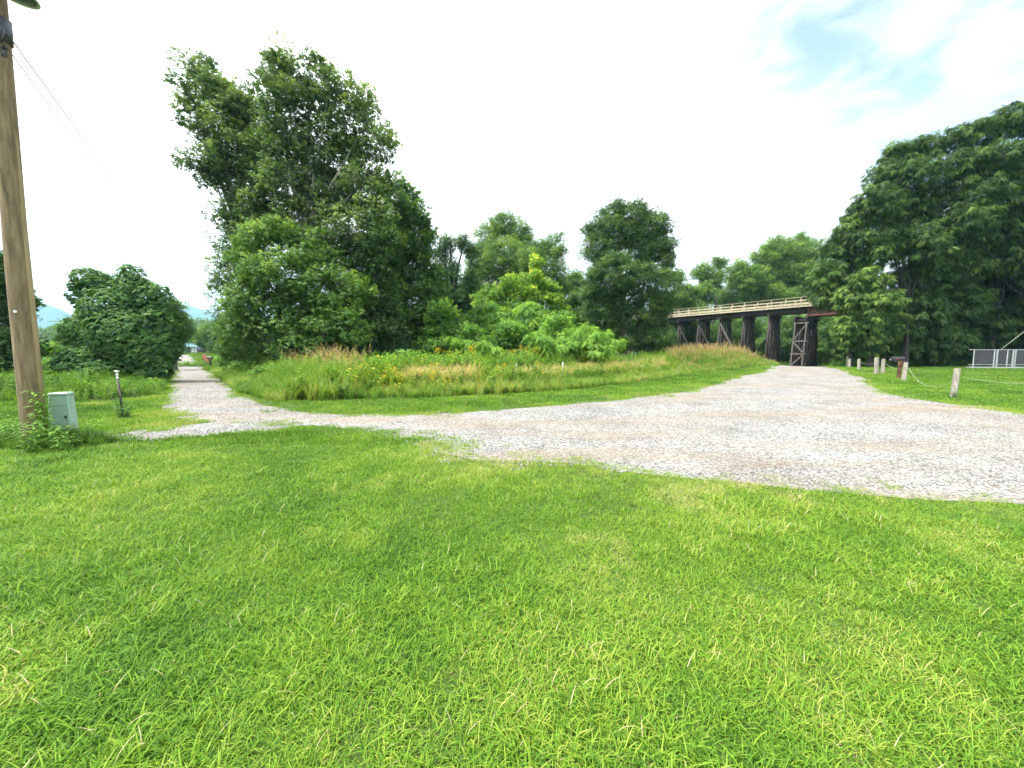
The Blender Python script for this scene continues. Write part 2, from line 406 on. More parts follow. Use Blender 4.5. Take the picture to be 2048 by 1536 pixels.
tag(track, 'thin two rut gravel path running past the utility pole', 'path', kind='structure')

# ------------------------------------------------------------------ instanced ground cover
SRC = bpy.data.collections.new('sources')
def gn_scatter(name, pos, rot, scl, idx, itint, srcs, label, cat):
    col = bpy.data.collections.new(name + '_kinds')
    for i, me in enumerate(srcs):
        o = bpy.data.objects.new('%s_kind_%02d' % (name, i), me); col.objects.link(o)
    me = bpy.data.meshes.new(name); me.vertices.add(len(pos))
    me.vertices.foreach_set('co', np.ascontiguousarray(pos, np.float32).ravel())
    for nm, ty, arr in (('rot', 'FLOAT_VECTOR', rot), ('scl', 'FLOAT', scl), ('idx', 'INT', idx), ('itint', 'FLOAT', itint)):
        a = me.attributes.new(nm, ty, 'POINT'); a.data.foreach_set('vector' if ty == 'FLOAT_VECTOR' else 'value', np.ascontiguousarray(arr, np.int32 if ty == 'INT' else np.float32).ravel())
    o = link(name, me)
    ng = bpy.data.node_groups.new(name + '_nodes', 'GeometryNodeTree')
    ng.interface.new_socket('Geometry', in_out='INPUT', socket_type='NodeSocketGeometry')
    ng.interface.new_socket('Geometry', in_out='OUTPUT', socket_type='NodeSocketGeometry')
    gi = ng.nodes.new('NodeGroupInput'); go = ng.nodes.new('NodeGroupOutput')
    iop = ng.nodes.new('GeometryNodeInstanceOnPoints'); ci = ng.nodes.new('GeometryNodeCollectionInfo')
    ci.inputs['Collection'].default_value = col; ci.inputs['Separate Children'].default_value = True; ci.inputs['Reset Children'].default_value = True
    iop.inputs['Pick Instance'].default_value = True
    def att(nm, ty):
        n = ng.nodes.new('GeometryNodeInputNamedAttribute'); n.data_type = ty; n.inputs['Name'].default_value = nm; return n.outputs['Attribute']
    L = ng.links.new
    L(gi.outputs[0], iop.inputs['Points']); L(ci.outputs[0], iop.inputs['Instance']); L(att('idx', 'INT'), iop.inputs['Instance Index'])
    e2r = ng.nodes.new('FunctionNodeEulerToRotation'); L(att('rot', 'FLOAT_VECTOR'), e2r.inputs[0]); L(e2r.outputs[0], iop.inputs['Rotation'])
    L(att('scl', 'FLOAT'), iop.inputs['Scale'])
    L(iop.outputs[0], go.inputs[0])
    md = o.modifiers.new('scatter', 'NODES'); md.node_group = ng
    return tag(o, label, cat, kind='stuff')

def blades(n, radius, lmin, lmax, w, lean, seg, seed, straw=0.05, tintlo=0., tinthi=.5, droop=1.0):
    r = np.random.default_rng(seed)
    V = []; Q = []; T = []
    for i in range(n):
        a = r.uniform(0, 6.283); rr = radius * math.sqrt(r.uniform()); x0 = rr * math.cos(a); y0 = rr * math.sin(a)
        d = r.uniform(0, 6.283); L = r.uniform(lmin, lmax); ln = r.uniform(lean * .3, lean); wd = w * r.uniform(.6, 1.3)
        tn = r.uniform(tintlo, tinthi) if r.uniform() > straw else r.uniform(.85, 1)
        dx, dy = math.cos(d), math.sin(d); tw = d + math.pi / 2 + r.uniform(-.6, .6); sx, sy = math.cos(tw), math.sin(tw)
        px, py, pz = x0, y0, -.01; el = math.pi / 2 - ln * .4; k0 = len(V)
        for s in range(seg + 1):
            t = s / seg; ww = wd * (1 - t ** 1.8) * .5 + .0003
            V += [(px - sx * ww, py - sy * ww, pz), (px + sx * ww, py + sy * ww, pz)]; T += [tn + .1 * t] * 2
            st = L / seg; px += dx * math.cos(el) * st; py += dy * math.cos(el) * st; pz += math.sin(el) * st; el -= ln * droop * (1.4 / seg)
        for s in range(seg): Q.append([k0 + 2 * s, k0 + 2 * s + 1, k0 + 2 * s + 3, k0 + 2 * s + 2])
    return np.array(V), np.array(Q), np.array(T)
GRASS = leaf_mat('grass_blade', [(0, (.03, .09, .014)), (.25, (.088, .2, .02)), (.5, (.16, .31, .026)), (.68, (.28, .37, .045)), (.85, (.4, .38, .13)), (1, (.5, .44, .27))], .3, .5, inst=True, spec=.16, tboost=(1.2, 1.25, .5))
def src_mesh(nm, vqt, mat):
    me = quads_mesh(nm, *vqt); me.materials.append(mat); return me
lawn_src = [src_mesh('near_tuft', blades(60, .10, .025, .075, .0038, 2.1, 4, 20 + i, .012, -.06, .55), GRASS) for i in range(6)] \
         + [src_mesh('long_tuft', blades(26, .07, .06, .12, .005, 2.2, 5, 40 + i, .012, .1, .55), GRASS) for i in range(3)] \
         + [src_mesh('mid_tuft', blades(80, .26, .045, .085, .010, 1.1, 2, 60 + i, .05, .0, .42), GRASS) for i in range(4)] \
         + [src_mesh('far_tuft', blades(110, .55, .07, .12, .022, 1.0, 1, 80 + i, .04, .05, .4), GRASS) for i in range(3)]
# broad clover-like leaves low in the lawn
def clover(seed, n=34, rad=.16, sz=.013):
    r = np.random.default_rng(seed); ks = []; 
    for i in range(n):
        a = r.uniform(0, 6.28); q = rad * math.sqrt(r.uniform()); z = r.uniform(.015, .07)
        b = np.array([q * math.cos(a), q * math.sin(a), z]); s = sz * r.uniform(.6, 1.5); a0 = r.uniform(0, 6.28)
        for j in range(3):
            aa = a0 + j * 2.09; ks.append(kite(b, (math.cos(aa) * s, math.sin(aa) * s, r.uniform(-.3, .3) * s), s * .8, (0, 0, 1), .05, .6))
    V_, Q_ = template(ks); return V_, Q_, np.repeat(r.uniform(.05, .45, len(Q_)), 4)
lawn_src += [src_mesh('clover_patch', clover(5 + i), GRASS) for i in range(2)]
pos = []; rot = []; scl = []; idx = []; tint = []
def lawn_band(y0, y1, dens, kinds, smin, smax, xk=1.42, xm=2.5):
    n = int(dens * (y1 - y0) * 2 * (xk * max(y1, 2) + xm))
    y = RNG.uniform(y0, y1, n); w = xk * max(y1, 2) + xm; x = RNG.uniform(-w, w, n)
    k = np.abs(x) < xk * np.maximum(y, 1.5) + xm
    x, y = x[k], y[k]
    nz = fbm(x, y, 1.1, 11); nb = fbm(x, y, .35, 77)
    sr = sdist(x, y, ROADJ); st = sdist(x, y, TRACKJ)
    patch = np.exp(-((x + 2.0) / 2.4) ** 2 - ((y - 7.0) / .8) ** 2)           # the worn edge with grass islands
    lim = .14 + (nz - .5) * .5 + (nb - .5) * .8 + patch * (2.2 * nb - .35)
    lim = np.maximum(lim, .02)
    ok = (sr < np.where(y < 16, lim, np.maximum(.03, .05 + (nb - .5) * .5))) | ((sr > 0) & (sr < 1.1) & (y < 20) & (nb > .66 + .2 * np.clip(sr, 0, 1)))
    ok &= ~((st > -.1) & (nz + .55 * nb < .82 + .1 * (st > .3)))
    ok &= ~(sdist(x, y, MEADOW) > .15) & ~(sdist(x, y, LEFTWILD) > .2)
    bare = (fbm(x, y, .9, 31) > .70) & (fbm(x, y, .25, 33) > .42) & (sr > -3.0)
    x, y, nz, sr, bare = x[ok], y[ok], nz[ok], sr[ok], bare[ok]; m = len(x)
    pos.append(np.stack([x, y, H(x, y)], 1))
    rot.append(np.stack([RNG.normal(0, .06, m), RNG.normal(0, .06, m), RNG.uniform(0, 6.28, m)], 1))
    big = fbm(x, y, 2.2, 51)
    s_ = RNG.uniform(smin, smax, m) * (.55 + .9 * fbm(x, y, .8, 61)) * np.where(sr > -.6, .75, 1) * np.where(bare, .8, 1)
    scl.append(s_)
    idx.append(RNG.choice(kinds, m))
    edge = sst(-1.6, .1, sr) * .30
    dry = sst(.62, .8, fbm(x, y, 1.0, 91)) * .22
    tint.append((big - .5) * .55 + (fbm(x, y, .5, 55) - .5) * .35 + edge * nz + dry + .04 + np.where(bare, .22, 0))
nr = [0, 1, 2, 3, 4, 5]
lawn_band(-.5, 3.6, 420, nr * 12 + [6, 7, 8] * 6, .8, 1.25)
lawn_band(3.6, 6.5, 260, nr * 12 + [6, 7, 8] * 6, .85, 1.3)
lawn_band(6.5, 11, 38, [9, 10, 11, 12], .8, 1.2)
lawn_band(6.5, 10, 90, nr + [6], .9, 1.3)
lawn_band(11, 20, 24, [9, 10, 11, 12], .9, 1.2, 1.42, 3)
lawn_band(20, 48, 6, [13, 14, 15], .9, 1.2, 1.42, 4)
lawn_band(48, 100, 1.2, [13, 14, 15], 1.2, 1.8, .9, 4)
pos = np.concatenate(pos)
gn_scatter('lawn_grass', pos, np.concatenate(rot), np.concatenate(scl), np.concatenate(idx), np.concatenate(tint), lawn_src,
           'bright green mown lawn grass with yellowish dry patches', 'grass')
print('lawn tufts', len(pos))

# loose stones
STONE = basic('loose_stone', [(.3, (.2, .195, .19)), (.7, (.5, .49, .47))], (1, 1, 1), 60, 3, .9, coord='Generated')
def stone(seed):
    bm = bmesh.new(); bmesh.ops.create_icosphere(bm, subdivisions=1, radius=.5); r = random.Random(seed)
    sx, sy, sz = r.uniform(.7, 1.2), r.uniform(.6, 1), r.uniform(.4, .7)
    for v in bm.verts: v.co = Vector((v.co.x * sx, v.co.y * sy, v.co.z * sz)) * r.uniform(.8, 1.15)
    me = bpy.data.meshes.new('stone'); bm.to_mesh(me); bm.free(); me.materials.append(STONE_M[seed % 4]); return me
STONE_M = [basic('stone_%s' % k, [(.3, c), (.7, tuple(min(1, v * 1.25) for v in c))], (1, 1, 1), 40, 3, .9) for k, c in
           (('pale', (.3, .29, .27)), ('grey', (.2, .195, .19)), ('white', (.38, .37, .35)), ('dark', (.1, .095, .09)))]
n = 120000
x = RNG.uniform(-16, 24, n); y = 4.5 + 20 * RNG.uniform(0, 1, n) ** 1.9
sr = np.maximum(sdist(x, y, ROADJ), sdist(x, y, TRACKJ)); k = (sr > -.75 + 1.1 * fbm(x, y, .5, 3)) & (fbm(x * .4, y, 1.2, 71) < .62)
x, y = x[k], y[k]; m = len(x)
gn_scatter('gravel_stones', np.stack([x, y, H(x, y) + .014], 1), RNG.uniform(0, 6.28, (m, 3)), RNG.uniform(.010, .030, m), RNG.integers(0, 8, m), np.zeros(m),
           [stone(i) for i in range(8)], 'loose pale crushed stones covering the gravel road', 'gravel')
print('stones', m)

# ------------------------------------------------------------------ meadow
def forb(seed, h=1.0, nl=26, ll=.13, lw=.035, top=None, stems=3):
    r = np.random.default_rng(seed); ks = []; tn = []
    for s in range(stems):
        bx, by = r.normal(0, .07, 2); lx, ly = r.normal(0, .12, 2); hh = h * r.uniform(.75, 1.05)
        for q in range(4):
            t0, t1 = q / 4, (q + 1) / 4
            a = np.array([bx + lx * t0 * t0, by + ly * t0 * t0, hh * t0]); b_ = np.array([bx + lx * t1 * t1, by + ly * t1 * t1, hh * t1])
            ks.append([a + [-.004, 0, 0], b_ + [-.003, 0, 0], b_ + [.003, 0, 0], a + [.004, 0, 0]]); tn.append(.15)
        for i in range(nl):
            t = .15 + .85 * (i + r.uniform()) / nl; a = i * 2.4 + r.uniform(-.4, .4); c = np.array([bx + lx * t * t, by + ly * t * t, hh * t])
            L = ll * (1.15 - .6 * t) * r.uniform(.7, 1.25); el = r.uniform(-.3, .7)
            ks.append(kite(c, (math.cos(a) * L * math.cos(el), math.sin(a) * L * math.cos(el), L * math.sin(el)), lw * r.uniform(.8, 1.3), (0, 0, 1), .08)); tn.append(r.uniform(.1, .5) + .2 * t)
        if top:
            for i in range(26):
                c = np.array([bx + lx, by + ly, hh]) + r.normal(0, 1, 3) * [.06, .06, .07]
                a = r.uniform(0, 6.28); ks.append(kite(c, (math.cos(a) * .03, math.sin(a) * .03, .02), .03, (0, 0, 1))); tn.append(top)
    V_, Q_ = template(ks); return V_, Q_, np.repeat(np.array(tn), 4)
def seedgrass(seed, h=1.1, n=14, spread=.2, head=1.0, blade=16):
    r = np.random.default_rng(seed); V_, Q_, T_ = blades(blade, spread, .5 * h, .85 * h, .014, .9, 4, seed + 1, .05, .1, .45)
    V_, Q_, T_ = [V_], [Q_], [T_]; off = len(V_[0]); ks = []; tn = []
    for s in range(n):
        bx, by = r.normal(0, spread * .6, 2); lx, ly = r.normal(0, .18, 2); hh = h * r.uniform(.75, 1.05)
        pt = lambda t: np.array([bx + lx * t * t, by + ly * t * t, hh * t])
        for q in range(4):
            a, b_ = pt(q / 4), pt((q + 1) / 4); ks.append([a + [-.003, 0, 0], b_ + [-.002, 0, 0], b_ + [.002, 0, 0], a + [.003, 0, 0]]); tn.append(.45)
        for i in range(11):
            t = .78 + .26 * i / 11; c = pt(t); a = r.uniform(0, 6.28); L = .07 * (1.1 - (t - .78) / .3) * head
            ks.append(kite(c, (math.cos(a) * L, math.sin(a) * L, L * r.uniform(.2, 1.1)), .014 * head, (0, 0, 1), .05)); tn.append(.88 + r.uniform(-.12, .1))
    a, b_ = template(ks); V_.append(a); Q_.append(b_ + off); T_.append(np.repeat(np.array(tn), 4))
    return np.concatenate(V_), np.concatenate(Q_), np.concatenate(T_)
WEED = leaf_mat('weed_leaf', [(0, (.045, .11, .018)), (.35, (.09, .2, .025)), (.6, (.15, .28, .03)), (.85, (.24, .36, .04)), (.95, (.65, .45, .02)), (1, (.75, .5, .02))], .4, .5, inst=True)
TALL = leaf_mat('tall_grass', [(0, (.06, .15, .02)), (.35, (.12, .25, .025)), (.6, (.22, .34, .05)), (.75, (.4, .38, .14)), (1, (.52, .4, .2))], .4, .5, inst=True)
RUSTY = leaf_mat('rusty_panicle', [(0, (.07, .17, .02)), (.35, (.13, .27, .03)), (.6, (.22, .3, .06)), (.8, (.3, .22, .11)), (1, (.42, .29, .18))], .4, .5, inst=True)
msrc = [src_mesh('leafy_forb', forb(i, 1.0, 26, .15, .045), WEED) for i in range(4)] \
     + [src_mesh('broad_forb', forb(20 + i, .8, 18, .17, .09, stems=4), WEED) for i in range(3)] \
     + [src_mesh('yellow_flower', forb(30 + i, 1.15, 24, .14, .04, top=1.0, stems=2), WEED) for i in range(2)] \
     + [src_mesh('tall_grass_clump', blades(60, .22, .5, 1.0, .016, 1.0, 5, 90 + i, .05, .05, .5), TALL) for i in range(4)] \
     + [src_mesh('tan_seed_grass', seedgrass(100 + i, 1.0), TALL) for i in range(3)] \
     + [src_mesh('rusty_seed_grass', seedgrass(120 + i, 1.15, 9, .22, 1.3, 26), RUSTY) for i in range(3)]
K_FORB, K_BROAD, K_YEL, K_GRASS, K_TAN, K_RUST = [0, 1, 2, 3], [4, 5, 6], [7, 8], [9, 10, 11, 12], [13, 14, 15], [16, 17, 18]
def pix(x, y): return 1024 + F * x / y
def meadow():
    n = 60000
    x = RNG.uniform(-26, 38, n); y = 11 + 44 * RNG.uniform(0, 1, n) ** 1.25
    s = sdist(x, y, MEADOW); k = s > 0
    k &= ~((y > 33) & (pix(x, y) < 1280)) & (RNG.uniform(0, 1, n) < np.clip(26 / y, .35, 1))
    x, y, s = x[k], y[k], s[k]; m = len(x); px = pix(x, y)
    n1 = fbm(x, y, 2.5, 7); n2 = fbm(x, y, 1.1, 17); u = RNG.uniform(0, 1, m)
    kind = np.where(u < .5, RNG.choice(K_FORB, m), np.where(u < .75, RNG.choice(K_GRASS, m), RNG.choice(K_BROAD, m)))
    front = s < 1.3
    kind = np.where(front & (u < .75), RNG.choice(K_GRASS, m), kind)
    tan = (px > 800) & (px < 1330) & (s > .8 + 1.5 * n1) & (s < 3 + 2.5 * n2) & (n2 > .3)
    kind = np.where(tan & (u < .42 * sst(.35, .65, n2) + .05), RNG.choice(K_TAN, m), kind)
    rb = ((px > 1310 + 60 * n1) & (px < 1600)) | ((px > 560) & (px < 720) & (s > 1.6) & (s < 5))
    kind = np.where(rb, np.where(u < .85, RNG.choice(K_GRASS, m), RNG.choice(K_FORB, m)), kind); kind = np.where(rb & (u < .24 * sst(.35, .6, n2) + .03), RNG.choice(K_RUST, m), kind)
    jg = (px > 570) & (px < 700) & (s < 3); kind = np.where(jg & (u < .8), RNG.choice(K_GRASS, m), kind)
    yl = (RNG.uniform(0, 1, m) < .007) & (s > 2.5) & (px > 850) & (px < 1300); kind = np.where(yl, RNG.choice(K_YEL, m), kind)
    h = .30 + .95 * sst(0, 4.5, s) + .35 * n1
    h = np.where(tan, .85 + .25 * n1, h)
    h = np.where((px < 560), .45 + .8 * sst(0, 3, s), h)
    h = np.where(jg, np.maximum(h, .9 + .5 * sst(0, 2, s)), h)
    h = np.where((px > 1270) & (px < 1600), .45 + 1.0 * sst(0, 4.5, s), h)
    h = np.where(px > 1500, np.minimum(h, 1.35 - .75 * sst(1530, 1590, px)), h)
    h = np.where(kind >= 16, h * 1.12, h)
    tint = (n1 - .5) * .5 + (fbm(x, y, 5, 40) - .5) * .3 + RNG.normal(.09, .1, m) + np.where(kind < 9, 0, .04)
    gn_scatter('meadow_weeds', np.stack([x, y, H(x, y)], 1), np.stack([RNG.normal(0, .1, m), RNG.normal(0, .1, m), RNG.uniform(0, 6.28, m)], 1),
               h * RNG.uniform(.75, 1.2, m), kind, tint, msrc, 'tall meadow weeds and grasses with tan and rusty seed heads beyond the road', 'weeds')
    print('meadow', m)
meadow()
def undergrowth():
    n = 16000
    x = RNG.uniform(-42, -12, n); y = RNG.uniform(11, 48, n); s = sdist(x, y, LEFTWILD); k = (s > 0) & (RNG.uniform(0, 1, n) < np.clip(18 / y, .3, 1)); x, y, s = x[k], y[k], s[k]
    # right grove edge
    m = len(x); n1 = fbm(x, y, 2.5, 27); u = RNG.uniform(0, 1, m)
    kind = np.where(u < .45, RNG.choice(K_BROAD, m), np.where(u < .75, RNG.choice(K_FORB, m), RNG.choice(K_GRASS, m)))
    h = (.25 + .45 * sst(0, 3, s) + .35 * n1)
    gn_scatter('undergrowth', np.stack([x, y, H(x, y)], 1), np.stack([RNG.normal(0, .1, m), RNG.normal(0, .1, m), RNG.uniform(0, 6.28, m)], 1),
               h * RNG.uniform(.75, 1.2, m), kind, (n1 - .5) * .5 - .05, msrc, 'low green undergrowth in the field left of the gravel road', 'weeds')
    n = 5000; x = RNG.uniform(24, 75, n); y = RNG.uniform(36, 62, n); kk = (pix(x, y) > 1615) & (y > 43 - .0 * x); x, y = x[kk], y[kk]; m = len(x)
    kk = sdist(x, y, ROADJ) < -.3; x, y = x[kk], y[kk]; m = len(x)
    kind = RNG.choice(K_BROAD + K_FORB, m)
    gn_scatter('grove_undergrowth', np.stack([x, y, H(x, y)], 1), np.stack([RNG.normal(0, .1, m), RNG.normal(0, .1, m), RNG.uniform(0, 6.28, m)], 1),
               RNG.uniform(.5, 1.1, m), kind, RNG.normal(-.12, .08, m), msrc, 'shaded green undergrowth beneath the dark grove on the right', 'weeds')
undergrowth()

# ------------------------------------------------------------------ trees
def crown_pts(blobs, nc, per, cr, rng, flat=.75, shell=.4):
    """blobs: (centre, radii) -> leaf positions, outward dirs, tint, clump centres"""
    C = np.array([b[0] for b in blobs]); R = np.array([b[1] for b in blobs])
    w = R.prod(1) ** .75; w /= w.sum()
    bi = rng.choice(len(blobs), nc, p=w)
    d = norm(rng.normal(0, 1, (nc, 3))); rad = shell + (1 - shell) * rng.uniform(0, 1, nc) ** .6
    cc = C[bi] + d * R[bi] * rad[:, None]
    csz = cr * rng.uniform(.6, 1.35, nc)
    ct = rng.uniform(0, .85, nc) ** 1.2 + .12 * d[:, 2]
    li = rng.integers(0, nc, nc * per)
    ld = norm(rng.normal(0, 1, (len(li), 3))); lr = rng.uniform(.25, 1, len(li)) ** .7
    pos = cc[li] + ld * (csz[li] * lr)[:, None] * np.array([1, 1, flat])
    return pos, ld, d[li], ct[li] + rng.normal(0, .11, len(li)), cc
def trunk_paths(base, cc, blobs, rng, r0, nb, lean=.0, top_frac=.8, splits=None):
    C = np.array([b[0] for b in blobs]); R = np.array([b[1] for b in blobs])
    topc = C[np.argmax(C[:, 2])]; zt = topc[2]
    n = 9; t = np.linspace(0, 1, n); top = np.array([topc[0] * .7 + C[:, 0].mean() * .3, topc[1], base[2] + (zt - base[2]) * top_frac])
    main = base + (top - base) * t[:, None]; main[:, :2] += np.sin(t * 6 + rng.uniform(0, 6))[:, None] * np.array([.12, .1]) * r0 * 4 * t[:, None]
    rad = r0 * (1 - .8 * t) ; rad[0] *= 1.35
    paths = [(main, rad)]
    H_ = zt - base[2]
    for b in range(len(blobs)):       # a limb to the heart of every part of the crown
        c = C[b]; z0 = np.clip((c[2] - base[2]) * rng.uniform(.45, .7), .12 * H_, top_frac * H_ * .92); i = z0 / (top_frac * H_)
        s0 = base + (top - base) * i; m = (s0 + c) / 2 + np.array([0, 0, -.06 * H_ * rng.uniform(0, 1)])
        tt = np.linspace(0, 1, 6)[:, None]; pth = (1 - tt) ** 2 * s0 + 2 * tt * (1 - tt) * m + tt ** 2 * c
        rr = r0 * (1 - .75 * i) * .55; paths.append((pth, np.linspace(rr, rr * .3, 6)))
    k = rng.choice(len(cc), min(nb, len(cc)), replace=False)
    for j in k:
        c = cc[j]; b = np.argmin(((C - c) ** 2).sum(1)); s0 = C[b] + (c - C[b]) * .05; m = (s0 + c) / 2 + np.array([0, 0, .1])
        tt = np.linspace(0, 1, 4)[:, None]; pth = (1 - tt) ** 2 * s0 + 2 * tt * (1 - tt) * m + tt ** 2 * c
        paths.append((pth, np.linspace(r0 * .14, r0 * .04, 4)))
    return paths
TOT = [0]
def tree(name, label, cat, D, basepx, blobs_px, leaf='back', tpl='broad', size=.3, lai=4.0, cr=.7, per=40, shell=.45, r0=.2, nb=40, barkm=None,
         group=None, seed=1, depth=1.0, spread=.5, tofs=0., droop=.3, vine=False, jit=.2, trunk=True, stems=None, fill=1.1):
    rng = np.random.default_rng(seed * 101 + 7)
    base = B(basepx, D)
    blobs = []
    for i, b in enumerate(blobs_px):
        px, py, rx, ry = b[:4]; dd = b[4] if len(b) > 4 else rng.uniform(-1, 1) * spread
        rxm, rzm = rx * D / F, ry * D / F
        ctr = P(px, py, D + dd * rxm)
        blobs.append((ctr, np.array([rxm, (rxm + rzm) / 2 * depth, rzm])))
    R = np.array([b[1] for b in blobs]); area = (math.pi * R[:, 0] * R[:, 2]).sum()
    T, TQ = TPL[tpl]
    if not vine: size *= .72 if tpl != 'frond' else .9; lai *= 2.0; per = int(per * 1.5)
    la = {'broad': .54, 'frond': .36, 'vine': .55, 'small': .23}[tpl] * size * size
    n = int(lai * area / la)
    if vine:
        w = R[:, 0] * R[:, 2]; w = w / w.sum(); bi = rng.choice(len(blobs), n, p=w); C = np.array([b[0] for b in blobs])
        d = norm(rng.normal(0, 1, (n, 3)) + [0, 0, .15])
        lump = .5 + .5 * np.sin(d[:, 0] * 9 + bi) * np.sin(d[:, 1] * 8 + 2 * bi) * np.sin(d[:, 2] * 7 + bi)
        rad = np.where(rng.uniform(0, 1, n) < .8, .84 + .16 * lump + rng.normal(0, .05, n) + .12 * (rng.uniform(0, 1, n) < .06), rng.uniform(.4, .85, n))
        pos = C[bi] + d * R[bi] * rad[:, None]
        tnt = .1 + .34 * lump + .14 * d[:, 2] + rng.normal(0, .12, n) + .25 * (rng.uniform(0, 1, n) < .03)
        cc = pos[rng.choice(n, 60)]
        nrm = norm(d + np.array([0, 0, .55]) + rng.normal(0, .38, (n, 3))); outd = norm(d * .5 + [0, 0, -1.0] + rng.normal(0, .5, (n, 3)))
    elif tpl == 'frond':
        nc = max(14, int(n / 16))
        pos, ld, bd, tnt, cc = crown_pts(blobs, nc, 16, .55 * size, rng, shell=shell)
        m = len(pos); outd = norm(ld + bd * .5 + np.array([0, 0, -droop * .6]))
        nrm = norm(np.array([0, 0, .8]) + ld * .5 + bd * .3 + rng.normal(0, .3, (m, 3)))
    else:
        nc = max(12, int(n / per))
        pos, ld, bd, tnt, cc = crown_pts(blobs, nc, per, cr, rng, shell=shell)
        m = len(pos)
        outd = norm(ld * 1.0 + bd * .6 + [0, 0, -droop] + rng.normal(0, .35, (m, 3)))
        nrm = norm(np.array([0, 0, 1.0]) + ld * .55 + rng.normal(0, .42, (m, 3)))
    keep = pos[:, 2] > H(pos[:, 0], pos[:, 1]) + .05
    pos, outd, nrm, tnt = pos[keep], outd[keep], nrm[keep], tnt[keep]
    sz = size * rng.uniform(.7, 1.3, len(pos))
    V, Q = stamp(T, TQ, pos - base, outd, nrm, sz)
    tt_ = np.repeat(np.clip(tnt + tofs, 0, 1), len(T))
    if fill and not vine:      # inner leaves of the crown
        T2, TQ2 = TPL['small']; s2 = size * (1.0 if tpl != 'frond' else .62); nf = int(fill * area / (.23 * s2 * s2))
        w = R[:, 0] * R[:, 2]; bi = rng.choice(len(blobs), nf, p=w / w.sum()); C = np.array([b[0] for b in blobs])
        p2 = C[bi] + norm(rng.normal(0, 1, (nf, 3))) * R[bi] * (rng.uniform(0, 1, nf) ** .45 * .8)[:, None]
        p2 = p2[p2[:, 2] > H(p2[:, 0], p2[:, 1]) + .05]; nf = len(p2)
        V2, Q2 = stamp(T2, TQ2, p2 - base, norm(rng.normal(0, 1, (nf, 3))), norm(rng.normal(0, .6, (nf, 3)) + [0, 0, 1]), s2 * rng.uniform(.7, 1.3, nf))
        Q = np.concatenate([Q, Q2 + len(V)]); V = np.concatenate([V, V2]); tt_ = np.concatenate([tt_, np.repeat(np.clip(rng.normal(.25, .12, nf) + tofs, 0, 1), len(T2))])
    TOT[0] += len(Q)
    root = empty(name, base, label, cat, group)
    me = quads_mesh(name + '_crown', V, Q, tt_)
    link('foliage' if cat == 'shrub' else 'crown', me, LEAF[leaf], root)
    if trunk:
        if stems:
            paths = []
            for st in stems:
                pts = np.array([P(a, b_, D) for a, b_ in st]); pts[0] = base + np.array([rng.uniform(-.2, .2), 0, 0])
                tt = np.linspace(0, 1, len(pts)); paths.append((pts, r0 * (1 - .7 * tt)))
        else:
            paths = trunk_paths(base, cc, blobs, rng, r0, nb)
        V, Q = tubes(paths, 7)
        link('stem' if cat == 'shrub' else 'trunk', quads_mesh(name + '_trunk', V - base, Q, smooth=True), barkm or bark, root)
    return root

# --- the big group of trees beside the road fork
tree('sycamore_tree', 'tall leaning sycamore with loose high crown, left side of the big clump', 'tree', 28, 545,
  [(400, 142, 36, 34), (385, 190, 34, 34), (430, 190, 30, 40), (400, 250, 40, 38), (450, 270, 46, 42), (415, 320, 44, 34), (500, 240, 40, 46), (480, 200, 24, 26), (505, 310, 54, 50), (460, 360, 48, 40),
   (480, 430, 46, 50), (470, 500, 40, 46), (530, 380, 45, 45), (455, 560, 28, 46), (465, 620, 24, 34), (520, 440, 40, 50), (470, 225, 26, 34), (455, 175, 16, 20), (490, 280, 30, 40), (500, 170, 12, 12)], 'sycamore', 'broad', .42, 2.9, .6, 20, .3, .34, 90, pale_bark, seed=1, fill=.45)
tree('sycamore_tree', 'tallest sycamore with broad airy crown in the middle of the big clump', 'tree', 27, 610,
  [(545, 140, 30, 36), (575, 125, 26, 30), (620, 150, 44, 40), (550, 200, 44, 44), (660, 170, 40, 40), (620, 220, 56, 50), (715, 195, 36, 34), (690, 250, 50, 46), (735, 240, 24, 40), (570, 280, 55, 50),
   (640, 310, 64, 54), (720, 310, 50, 44), (768, 290, 20, 44), (570, 360, 60, 50), (660, 390, 66, 50), (740, 380, 44, 48), (610, 440, 70, 50), (700, 460, 66, 50), (750, 440, 36, 40)],
  'sycamore', 'broad', .42, 2.6, .6, 20, .3, .38, 120, pale_bark, seed=2, fill=.45)
tree('maple_tree', 'lighter green dense tree low in front of the tall sycamores', 'tree', 24.5, 560,
  [(540, 470, 50, 36), (600, 490, 60, 40), (500, 520, 40, 44), (655, 520, 50, 40), (560, 550, 70, 50), (500, 600, 45, 50), (640, 590, 70, 50), (700, 590, 50, 45), (560, 640, 76, 50),
   (660, 660, 70, 45), (500, 675, 48, 44), (600, 700, 60, 34)], 'maple', 'broad', .38, 3.4, .6, 26, .4, .24, 50, bark, seed=3, tofs=-.06, fill=.8)
tree('shade_tree', 'dark dense tree filling the right foot of the big clump', 'tree', 26.5, 735,
  [(760, 500, 40, 50), (720, 520, 50, 50), (750, 580, 46, 50), (700, 640, 50, 50), (760, 650, 52, 52), (690, 705, 46, 32), (740, 710, 50, 30), (800, 700, 44, 34)], 'dark', 'broad', .38, 4.2, .6, 28, .5, .24, 30, bark, seed=4, tofs=.1)
tree('poplar_tree', 'dark cone shaped tree at the right edge of the big clump', 'tree', 32, 815,
  [(795, 375, 22, 28), (815, 400, 20, 30), (790, 425, 32, 36), (830, 440, 28, 36), (805, 490, 48, 44), (850, 500, 22, 36), (820, 550, 54, 48), (855, 575, 26, 44), (815, 620, 60, 50), (870, 640, 28, 40), (830, 680, 60, 40), (770, 470, 36, 44), (850, 450, 14, 24), (870, 560, 18, 34), (780, 560, 40, 44)],
  'back', 'broad', .38, 3.6, .6, 24, .45, .26, 50, bark, seed=5, tofs=-.08)
